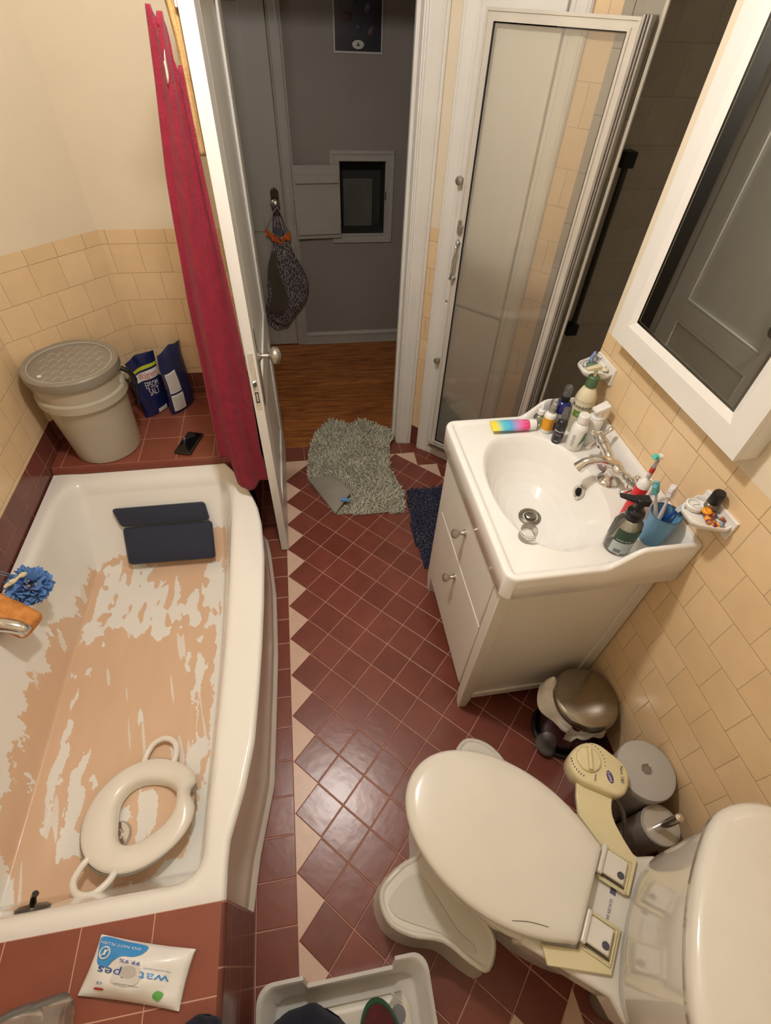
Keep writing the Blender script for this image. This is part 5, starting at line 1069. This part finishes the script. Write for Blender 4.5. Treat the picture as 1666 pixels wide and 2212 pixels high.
# cobalt spray
t = thing('spray_bottle', 'cobalt blue spray bottle with clear cap next to the tall cream bottle', 'bottle', (8.57, -4.22, ZD))
b = B(); b.lathe([(.02, 0), (.22, 0), (.24, .03), (.24, .68), (.2, .82), (.11, .88), (.11, .92)], n=32); obj('bottle_body', b, mat('cobalt_bottle', '1b2670', .1, coat=.5), t, smooth=45)
label('pale_label', t, .24, VIEW, 1.1, .26, .56, mat('pale_pink_label', 'd9cfd6', .5)); wtext('label_lettering', t, .245, VIEW, .42, 'Magnesium Oil', .075, mat('rust_print', 'a06a5a', .5)); wtext('lower_lettering', t, .245, VIEW, .31, 'Health', .06, INK)
b = B(); b.lathe([(.125, .88), (.13, .9), (.13, 1.04), (.08, 1.07), (.07, 1.2), (.02, 1.2)], n=24); obj('sprayer', b, BLK, t)
b = B(); b.lathe([(.115, 1.02), (.115, 1.28), (.09, 1.35), (.02, 1.37)], n=24); obj('clear_cap', b, CLC, t, smooth=50)
# white bottle with green corner
t = thing('lotion_bottle', 'white round-cap bottle with green corner label near the basin', 'bottle', (8.66, -5.2, ZD))
b = B(); b.lathe([(.02, 0), (.2, 0), (.22, .04), (.22, .66), (.19, .78), (.12, .84), (.12, .87)], n=32); obj('bottle_body', b, WHITEP, t, smooth=45)
b = B(); b.lathe([(.15, .86), (.155, .88), (.15, 1.08), (.13, 1.1), (.02, 1.1)], n=28); obj('cap', b, WHITEP, t, smooth=40)
wtext('grey_lettering', t, .22, VIEW-.35, .36, 'aquae', .16, mat('silver_print', 'aaa7a5', .4), PI/2)
b = B(); b.add([(.228*math.cos(VIEW+a), .228*math.sin(VIEW+a), z) for a, z in ((.45, .16), (.8, .3), (1.25, .36), (1.25, .62), (.85, .62), (.7, .42))], [(0, 1, 2, 3, 4, 5)]); obj('green_corner', b, mat('leaf_green_label', '3f7a4c', .4), t, smooth=0)
# white foam pump
t = thing('foam_pump_bottle', 'white foam pump bottle with slanted nozzle against the sink back', 'bottle', (9.16, -5.02, ZD))
b = B(); b.lathe([(.02, 0), (.2, 0), (.21, .05), (.2, .35), (.22, .72), (.2, .82), (.17, .86)], n=32); obj('bottle_body', b, WHITEP, t, smooth=45)
b = B(); b.lathe([(.18, .84), (.19, .87), (.17, .9)], n=28); b.lathe([(.13, .88), (.12, 1.08), (.02, 1.08)], n=24); b.loft([[(x, y, z) for x, y in ((-.1, -.12), (.1, -.12), (.1, .12), (-.1, .12))] for z in (1.05, 1.1)]); b.loft([[(-.16, y*.12, 1.02+.04*k_) for y, k_ in ((-1, 0), (1, 0), (1, 2.), (-1, 2.))], [(.2, y*.14, 1.12+.08*k_) for y, k_ in ((-1, 0), (1, 0), (1, 2.), (-1, 2.))]]); obj('pump_head', b, WHITEP, t, bev=.02)
# cream lotion with green collar
t = thing('lotion_bottle', 'tall cream lotion bottle with green pump collar by the wall', 'bottle', (9.07, -4.38, ZD))
CRM = mat('cream_bottle', 'ddd3b6', .35)
b = B(); b.lathe([(.02, 0), (.26, 0), (.29, .05), (.29, .95), (.26, 1.15), (.19, 1.34), (.14, 1.4), (.14, 1.44)], n=36, ex=1, ey=1); obj('bottle_body', b, CRM, t, smooth=45)
b = B(); b.lathe([(.155, 1.42), (.16, 1.45), (.15, 1.7), (.12, 1.73), (.02, 1.73)], n=28); obj('pump_collar', b, mat('bottle_green', '4d6b49', .4), t)
b = B(); b.cyl((0, 0, 1.7), (0, 0, 1.95), .045, 12); b.loft([[(-.3, y, z) for y, z in ((-.05, 1.9), (.05, 1.9), (.05, 1.97), (-.05, 1.97))], [(.08, y*1.6, z) for y, z in ((-.05, 1.93), (.05, 1.93), (.05, 2.05), (-.05, 2.05))]]); obj('pump_head', b, mat('cream_pump', 'd6cda8', .4), t, bev=.015)
wtext('brand_lettering', t, .29, VIEW-.1, .88, 'Aveeno', .19, mat('dark_green_print', '3c4636', .5)); wtext('upper_lettering', t, .285, VIEW-.1, 1.05, 'daily moisturizing', .07, mat('grey_green_print', '9aa08a', .5))
label('green_label', t, .29, VIEW+.1, .8, .55, .75, mat('fresh_green_label', '6a8f3c', .45)); wtext('label_lettering', t, .297, VIEW+.1, .65, 'lotion', .1, WHITEP)
# electric toothbrush
t = thing('electric_toothbrush', 'red electric toothbrush with round head standing behind the soap pump', 'toothbrush', (8.88, -7.85, ZD), rot=(0, 0, 0))
b = B(); b.lathe([(.02, 0), (.13, 0), (.15, .04), (.15, .9), (.15, 1.0)], n=24); obj('handle_body', b, mat('red_plastic', 'd8202c', .3), t, smooth=45)
b = B(); b.lathe([(.15, 1.0), (.145, 1.12), (.08, 1.2), (.05, 1.24), (.05, 1.3)], n=24); obj('white_collar', b, WHITEP, t, smooth=50)
b = B(); b.lathe([(.05, 1.26), (.055, 1.5), (.035, 1.72), (.03, 1.86)], n=16); obj('brush_stem', b, mat('white_red_print', 'e4ddd8', .4, var=.4, vscale=60, color2='4a4a7a'), t, smooth=50)
b = B(); b.lathe([(.052, 1.42), (.058, 1.46), (.052, 1.58)], n=16, cap=False); obj('red_band', b, LBR, t)
b = B(); b.cyl((.03, 0, 1.88), (-.06, 0, 1.88), .07, 16); h_ = obj('brush_head', b, WHITEP, t)
b = B(); b.cyl((-.06, 0, 1.88), (-.15, 0, 1.9), .065, 16); obj('bristles', b, mat('mint_bristles', '5fc0ab', .7), h_)
# soap pump
t = thing('soap_dispenser', 'clear soap bottle with black pump and dark green label', 'soap dispenser', (8.17, -8.72, ZD))
b = B(); b.lathe([(.02, .0), (.27, .0), (.3, .04), (.3, .72), (.27, .88), (.17, .98), (.15, 1.0)], n=40); obj('bottle_body', b, thin('smoky_clear', 'eeede6', .04, 1.1, .08, 'd8d6ca'), t, smooth=45)
b = B(); b.lathe([(.02, .03), (.27, .03), (.275, .55), (.02, .55)], n=32); obj('liquid', b, thin('grey_liquid', 'ecebe4', .1, .3, .06, 'd0cec4'), t, smooth=45)
GL2 = mat('dark_green_label', '2f4a3c', .45)
label('green_label', t, .3, VIEW+.3, .95, .44, .8, GL2); label('clear_label', t, .3, VIEW+.3, .9, .08, .43, mat('pale_blue_label', 'b4c0c4', .45)); label('side_label', t, .3, VIEW-2.1, .5, .3, .75, GL2)
wtext('label_lettering', t, .303, VIEW+.1, .5, 'HAND SOAP', .055, WHITEP)
b = B()
for i in range(9): a = VIEW-.25+i*.055; b.add([(.308*math.cos(a+k_), .308*math.sin(a+k_), z) for k_, z in ((0, .12), (.03, .12), (.03, .22), (0, .22))], [(0, 1, 2, 3)])
obj('barcode', b, INK, t, smooth=0)
b = B(); b.lathe([(.17, .97), (.19, 1.0), (.2, 1.1), (.18, 1.2), (.1, 1.24), (.09, 1.45), (.02, 1.46)], n=28)
b.loft([[(.1*c_+k_*-.38, .1*s_*(1.1-.3*k_)+k_*.25, 1.46+.06*k_+h_) for c_, s_, h_ in ((1, 1, 0), (-1, 1, 0), (-1, -1, 0), (1, -1, 0))] for k_ in (0, .5, 1)] if False else [[(-.12, .14, 1.42), (.13, .06, 1.42), (.1, -.14, 1.42), (-.15, -.08, 1.42)], [(-.12, .14, 1.56), (.13, .06, 1.6), (.1, -.14, 1.6), (-.15, -.08, 1.56)]])
b.loft([[(-.1, .12, 1.46), (-.14, -.06, 1.46), (-.14, -.06, 1.56), (-.1, .12, 1.56)], [(-.42, .24, 1.5), (-.45, .14, 1.5), (-.45, .14, 1.55), (-.42, .24, 1.55)]]); obj('pump_head', b, BLK, t, bev=.02, smooth=45)
# tumbler with brushes
t = thing('toothbrush_cup', 'blue plastic tumbler on the sink corner holding toothbrushes', 'cup', (9.1, -8.6, ZD))
b = B(); b.lathe([(.02, .0), (.26, .0), (.27, .03), (.33, .82), (.34, .85), (.31, .85), (.3, .8), (.25, .06), (.02, .06)], n=40); obj('cup_body', b, mat('sky_blue_plastic', '6fa3c8', .35, sss=.1), t, smooth=45)
b = B(); b.tube([(.325*math.cos(a), .325*math.sin(a), .855) for a in [2*PI*i/40 for i in range(40)]], .016, 8, True); obj('rim_edge', b, mat('slate_rim', '4a5f7a', .4), t)
def tbrush(lab, a, bb_, m1, m2, w=.04):
    a, bb_ = Vector(a), Vector(bb_); t = thing('toothbrush', lab, 'toothbrush', (0, 0, 0), group='toothbrushes in the blue cup'); d = (bb_-a).normalized()
    b = B(); b.tube([a, a.lerp(bb_, .3), a.lerp(bb_, .6), a.lerp(bb_, .8), bb_], [w*1.2, w*1.5, w*1.3, w*.7, w*1.1], 10, flat=(1, .7)); obj('handle', b, m1, t, smooth=60)
    s = d.cross(Vector((0, 0, 1))).normalized(); up = Vector((-.75, -.45, .3)); up = (up-d*up.dot(d)).normalized(); s = d.cross(up)
    c = bb_+d*.06; b = B()
    for k_ in range(2): b.loft([[c+d*(dx+.11*k_-.1)+s*dy+up*h for dx, dy in ((-.05, -.05), (.05, -.05), (.05, .05), (-.05, .05))] for h in (.02, .14)])
    b.loft([[c+d*dx+s*dy+up*h for dx, dy in ((-.16, -.06), (.12, -.06), (.12, .06), (-.16, .06))] for h in (-.03, .03)], mi=0); obj('brush_head', b, m2, t, bev=.008); return t
cx3, cy3 = 9.1, -8.6
tbrush('white and dark toothbrush with blue and green bristles, tallest in the cup', (cx3+.05, cy3-.05, ZD+.1), (cx3-.3, cy3+.32, ZD+1.35), mat('white_grey_brush', 'd5cfcc', .35), mat('blue_green_bristles', '3a86b5', .6, var=.3, vscale=200, color2='7fc0a0'))
tbrush('plain white toothbrush handle leaning in the middle of the cup', (cx3-.1, cy3-.1, ZD+.1), (cx3+.02, cy3+.22, ZD+1.3), mat('white_brush', 'dcd6d6', .35), mat('white_bristles', 'e2dede', .6))
tbrush('dark blue toothbrush leaning over the cup rim towards the wall', (cx3-.15, cy3+.1, ZD+.1), (cx3+.3, cy3+.0, ZD+1.0), mat('blue_brush', '2450a8', .3), mat('pale_bristles', 'cfd3d8', .6))
# pink scrubber behind faucet, clear cup in the basin
t = tag(obj('silicone_scrubber', (lambda b: [b.sphere((.17*math.cos(i*2.4)*math.sqrt(i/28), .17*math.sin(i*2.4)*math.sqrt(i/28), .12+.12*(1-i/28)), .05, 8) for i in range(28)] and b)(B().lathe([(.02, 0), (.2, 0), (.24, .06), (.2, .16), (.02, .2)], n=24)), thin('pink_clear_silicone', 'd9b3b0', .15, 1.2, .45, 'c9a09c'), smooth=60), 'pale pink nubby scrubber tucked behind the faucet', 'scrubber', loc=(9.2, -6.12, ZD))
t = thing('clear_cup', 'clear ribbed plastic cap standing on the front rim of basin', 'cap', (6.2, -8.2, ZD))
b = B(); b.lathe([(.2, 0), (.21, .03), (.19, .28), (.15, .33)], n=32, cap=False); obj('cap_wall', b, CLC, t, smooth=40)
b = B(); [b.tube([(.195*math.cos(a), .195*math.sin(a), z) for a in [2*PI*i/28 for i in range(28)]], .01, 6, True) for z in (.1, .17, .24)]; obj('ribs', b, mat('milky_ribs', 'd9d5d0', .3), t)
# ================================================================== SOAP DISHES ON THE WALL
def dish(label, y, z, gp='ceramic soap dishes on the right wall'):
    t = thing('soap_dish', label, 'soap dish', (9.65, y, z), 0, gp)
    O = [(0, -.4), (0, .4), (-.12, .48), (-.22, .5), (-.68, .3), (-.78, .18), (-.78, -.18), (-.68, -.3), (-.22, -.5), (-.12, -.48)]
    def rg(k_, z): return [(-.38+(x+.38)*k_ if x < -.01 else 0, y*k_, z) for x, y in O]
    b = B(); b.loft([rg(.4, -.22), rg(.8, -.1), rg(.97, .0), rg(1.0, .07), rg(.96, .1), rg(.88, .08), rg(.8, .01), rg(.3, .0)]); b.box(-.07, 0, -.5, .5, -.25, .22); obj('dish_body', b, PORC, t, bev=.03, seg=3, smooth=60); return t
dish('white ceramic soap dish holding beads and a dark-capped jar', -9.2, 9.36)
dish('white ceramic soap dish holding pacifiers near the shower', -3.93, 9.6)
zt2 = 9.375; dy, dx = -9.2, 9.27
t = thing('dark_capped_jar', 'small clear jar with black cap on the near soap dish', 'jar', (9.44, -9.1, zt2))
b = B(); b.lathe([(.02, 0), (.12, 0), (.13, .03), (.13, .22), (.09, .26)], n=24); obj('jar_glass', b, thin('beige_glass', 'cfc0a8', .08, 1.3, .3, 'b8a98f'), t)
b = B(); b.lathe([(.12, .24), (.13, .26), (.12, .5), (.1, .53), (.02, .53)], n=24); obj('jar_cap', b, BLK, t, smooth=40)
t = thing('cream_pot', 'small round white lidded pot on the near soap dish', 'pot', (9.19, -8.98, zt2))
b = B(); b.lathe([(.02, 0), (.16, 0), (.18, .03), (.18, .1), (.155, .12), (.13, .095), (.02, .095)], n=32); obj('pot_body', b, WHITEP, t, smooth=40)
b = B(); b.box(-.08, .08, -.02, .02, .095, .12); b.lathe([(.13, .1), (.14, .12), (.12, .11)], n=28, cap=False); obj('pot_relief', b, WHITEP, t)
t = thing('bead_bracelet', 'orange and purple wooden bead bracelet on the near soap dish', 'bracelet', (9.33, -9.32, zt2)); t.scale = (.78, .78, .78)
OR = mat('orange_bead', 'ee9a2a', .3); PU = mat('purple_bead', '6a2f4a', .35); TA = mat('tan_bead', 'a8683a', .35); BU = mat('blue_bead', '7f9cc8', .3); BR = mat('brown_bead', '7a3a2a', .3); WH = mat('grey_white_bead', 'c8beb8', .3)
P = catmull([(.1, .28, .1), (-.05, .2, .1), (-.12, 0, .1), (-.18, -.18, .1), (-.1, -.3, .08), (.02, -.28, .06), (-.02, -.12, .06), (.08, .05, .08)], 5)
for i in range(0, len(P)-1, 1):
    if i % 2 == 0: b = B(); b.sphere(P[i], .055 if i % 4 else .075, 12); obj('bead', b, (OR, PU, TA)[(i//2) % 3], t, smooth=60)
b = B(); b.tube([(-.06+.07*math.cos(a), .13+.07*math.sin(a), .16) for a in [2*PI*i/20 for i in range(20)]], .055, 10, True); obj('ring_bead', b, OR, t, smooth=60)
t = thing('bead_bracelet', 'blue and brown bead bracelet beside the orange beads', 'bracelet', (9.43, -9.4, zt2)); t.scale = (.7, .7, .7)
random.seed(9)
for i in range(13):
    a = i*.44-.4; b = B(); b.sphere((.18*math.cos(a)+.02, .2*math.sin(a), .07), .05+.015*(i % 3), 12); obj('bead', b, (BR, BU, WH, TA)[(i*7) % 4], t, smooth=60)
dy2 = -3.93; dx2 = 9.25; zt2 = 9.615
t = thing('pacifier', 'green and clear baby pacifier on the far soap dish', 'pacifier', (9.26, -3.86, zt2)); t.scale = (.8, .8, .8)
GP = thin('sage_silicone', 'a9bfae', .12, 1.2, .5, '8fa898')
b = B(); b.loft([[(math.cos(a)*r_*1.0, math.sin(a)*r_*.8, z) for a in [2*PI*i/24 for i in range(24)]] for r_, z in ((.1, .02), (.22, .05), (.24, .09), (.18, .14), (.05, .16))]); obj('shield', b, GP, t, smooth=60)
b = B(); b.lathe([(.06, .14), (.05, .22), (.09, .3), (.08, .38), (.02, .41)], n=20); obj('teat', b, CLC, t, smooth=60)
b = B(); b.tube([(-.24+.12*math.cos(a), .02, .12+.12*math.sin(a)) for a in [2*PI*i/20 for i in range(20)]], .02, 8, True); obj('ring', b, CLC, t)
t = thing('teething_toy', 'little blue cone shaped toy beside the pacifier', 'toy', (9.36, -3.62, zt2)); t.scale = (.8, .8, .8)
b = B(); b.lathe([(.1, 0), (.12, .05), (.1, .2), (.05, .36), (.01, .42)], n=20); obj('cone', b, mat('dusty_blue_silicone', '7f93c0', .45), t, smooth=50)
t = thing('pacifier', 'white baby pacifier lying by the wall on far soap dish', 'pacifier', (9.48, -3.9, zt2)); t.scale = (.75, .75, .75)
b = B(); b.sphere((0, 0, .1), .2, 16, .8, 1.2, .5); b.tube(catmull([(-.1, .2, .12), (-.14, .35, .2), (0, .42, .26), (.1, .3, .2)], 4), .03, 8); obj('shield', b, WHITEP, t, smooth=60)
b = B(); b.sphere((.0, -.34, .1), .11, 12, 1.2, 1, .6); obj('teat', b, mat('cream_silicone', 'dcd3b8', .35), t)

# ================================================================== RUGS
def inpoly(x, y, P):
    c = False; n = len(P)
    for i in range(n):
        (x0, y0), (x1, y1) = P[i], P[(i+1) % n]
        if (y0 > y) != (y1 > y) and x < (x1-x0)*(y-y0)/((y1-y0) or 1e-9)+x0: c = not c
    return c
def rug(name, label, P, hf, sp, m_, mb, hgt, seed, skip=None, gp=None, clump=1.):
    random.seed(seed); t = thing(name, label, 'bath mat', (0, 0, 0))
    xs = [p[0] for p in P]; ysx = [p[1] for p in P]; b = B()
    # backing: grid cells whose centre lies inside
    st = .12; nx_ = int((max(xs)-min(xs))/st)+1; ny_ = int((max(ysx)-min(ysx))/st)+1
    for i in range(nx_):
        for j in range(ny_):
            x, y = min(xs)+i*st, min(ysx)+j*st
            if inpoly(x+st/2, y+st/2, P): b.quad([(x+a, y+c, hf(x+a, y+c)+.02) for a, c in ((0, 0), (st, 0), (st, st), (0, st))])
    obj('backing', b, mb, t, smooth=60)
    V_, F_ = [], []; x = min(xs)
    while x < max(xs):
        y = min(ysx)
        while y < max(ysx):
            px, py = x+random.uniform(-.5, .5)*sp, y+random.uniform(-.5, .5)*sp; y += sp
            if not inpoly(px, py, P) or (skip and inpoly(px, py, skip)): continue
            z = hf(px, py)+.02; h = hgt*random.uniform(.7, 1.25); w_ = sp*.72*random.uniform(.7, 1.1)
            q = Vector((px*1.3, py*1.3, seed)); lx = noise.noise(q)*.9*clump+random.uniform(-.8, .8); ly = noise.noise(q+Vector((9, 3, 1)))*.9*clump+random.uniform(-.8, .8)
            o = len(V_); a0 = random.uniform(0, 2*PI)
            for k_, (rr_, hh) in enumerate(((.75, 0), (1, .45), (.8, .85))):
                for s_ in range(4):
                    a = a0+s_*PI/2; V_.append((px+lx*h*hh*hh+math.cos(a)*w_*rr_*.6, py+ly*h*hh*hh+math.sin(a)*w_*rr_*.6, z+h*hh))
            V_.append((px+lx*h, py+ly*h, z+h))
            for k_ in range(2):
                for s_ in range(4): F_.append((o+k_*4+s_, o+k_*4+(s_+1) % 4, o+k_*4+4+(s_+1) % 4, o+k_*4+4+s_))
            for s_ in range(4): F_.append((o+8+s_, o+8+(s_+1) % 4, o+12))
        x += sp
    b = B(); b.v = [Vector(v) for v in V_]; b.f = F_; b.m = [0]*len(F_)
    p_ = obj('pile', b, m_, t, smooth=80, weld=False); p_['kind'] = 'stuff'; return t
RP = [(2.55, 7.55), (1.95, 6.75), (1.6, 6.2), (1.25, 4.9), (1.14, 3.88), (1.08, 2.8), (1.6, 1.7), (2.16, .36), (3.4, .16), (4.6, .12), (5.4, 0.05), (5.5, .7), (5.62, 1.34), (5.35, 2.4), (5.2, 3.1), (5.35, 4.2), (5.45, 4.84), (5.95, 5.6), (6.0, 6.0), (5.3, 6.5), (4.47, 6.98), (3.7, 7.0), (3.2, 7.2)]
FLAP = [(1.08, 2.85), (2.16, .3), (2.6, .45), (3.02, 1.5), (2.1, 2.45)]
def rh(x, y):
    w_ = .13*math.sin(x*1.7+y*.8)*math.exp(-((y-5)/2.2)**2)+.22*math.exp(-((x+.35*y-6.6)/.5)**2)*sstep(3.0, 4.5, y)
    return max(.0, w_)+.01
t = rug('shag_rug', 'rumpled sage grey shag bath mat lying in the doorway', RP, rh, .088, mat('sage_pile', 'cfcbb8', .95, var=.25, vscale=30, sheen=.1, color2='b8b4a0'), mat('sage_backing', '8f8c7c', .95), .13, 4, FLAP, clump=.6)
b = B(); A_, C_ = Vector((1.08, 2.8, .05)), Vector((2.2, .33, .05)); T_ = Vector((3.05, 1.45, .3))
def flapf(u, v):
    e = A_.lerp(C_, u); tip = Vector((2.15, 2.4, .25)).lerp(Vector((3.0, 1.2, .32)), sstep(0, 1, u)) ; tip = tip+Vector((.12, .08, 0))*math.sin(u*PI)
    p = e.lerp(tip, v); return p+Vector((0, 0, .3*math.sin(v*PI*.85)*math.sin(PI*(.12+.88*u))+.12*v))
b.grid(flapf, 24, 16); obj('folded_underside', b, mat('ribbed_backing', '9c968c', .9, var=.12, vscale=8, stretch=(1, 40, 1), bump=.6, bscale=60), t, smooth=80, solid=.06)
b = B(); b.box(-.2, .2, -.09, .09, 0, .03); o = obj('blue_tag', b, mat('blue_tag_cloth', '5f93c4', .8), t, bev=.01); o.location = Vector((2.72, .83, .42))*U; o.rotation_euler = (.2, -.15, -.5)
NP = [(5.72, 1.48), (6.4, 1.5), (8.2, 1.5), (8.4, -3.2), (5.68, -3.2), (5.6, -2.6), (5.5, -1.2), (5.62, 0)]
rug('shag_rug', 'dark navy shag bath mat partly under the vanity', NP, lambda x, y: .01, .085, mat('navy_pile', '22254a', .9, var=.3, vscale=40, sheen=.4, color2='1b1d3c'), mat('navy_backing', '1b1c33', .95), .12, 7)
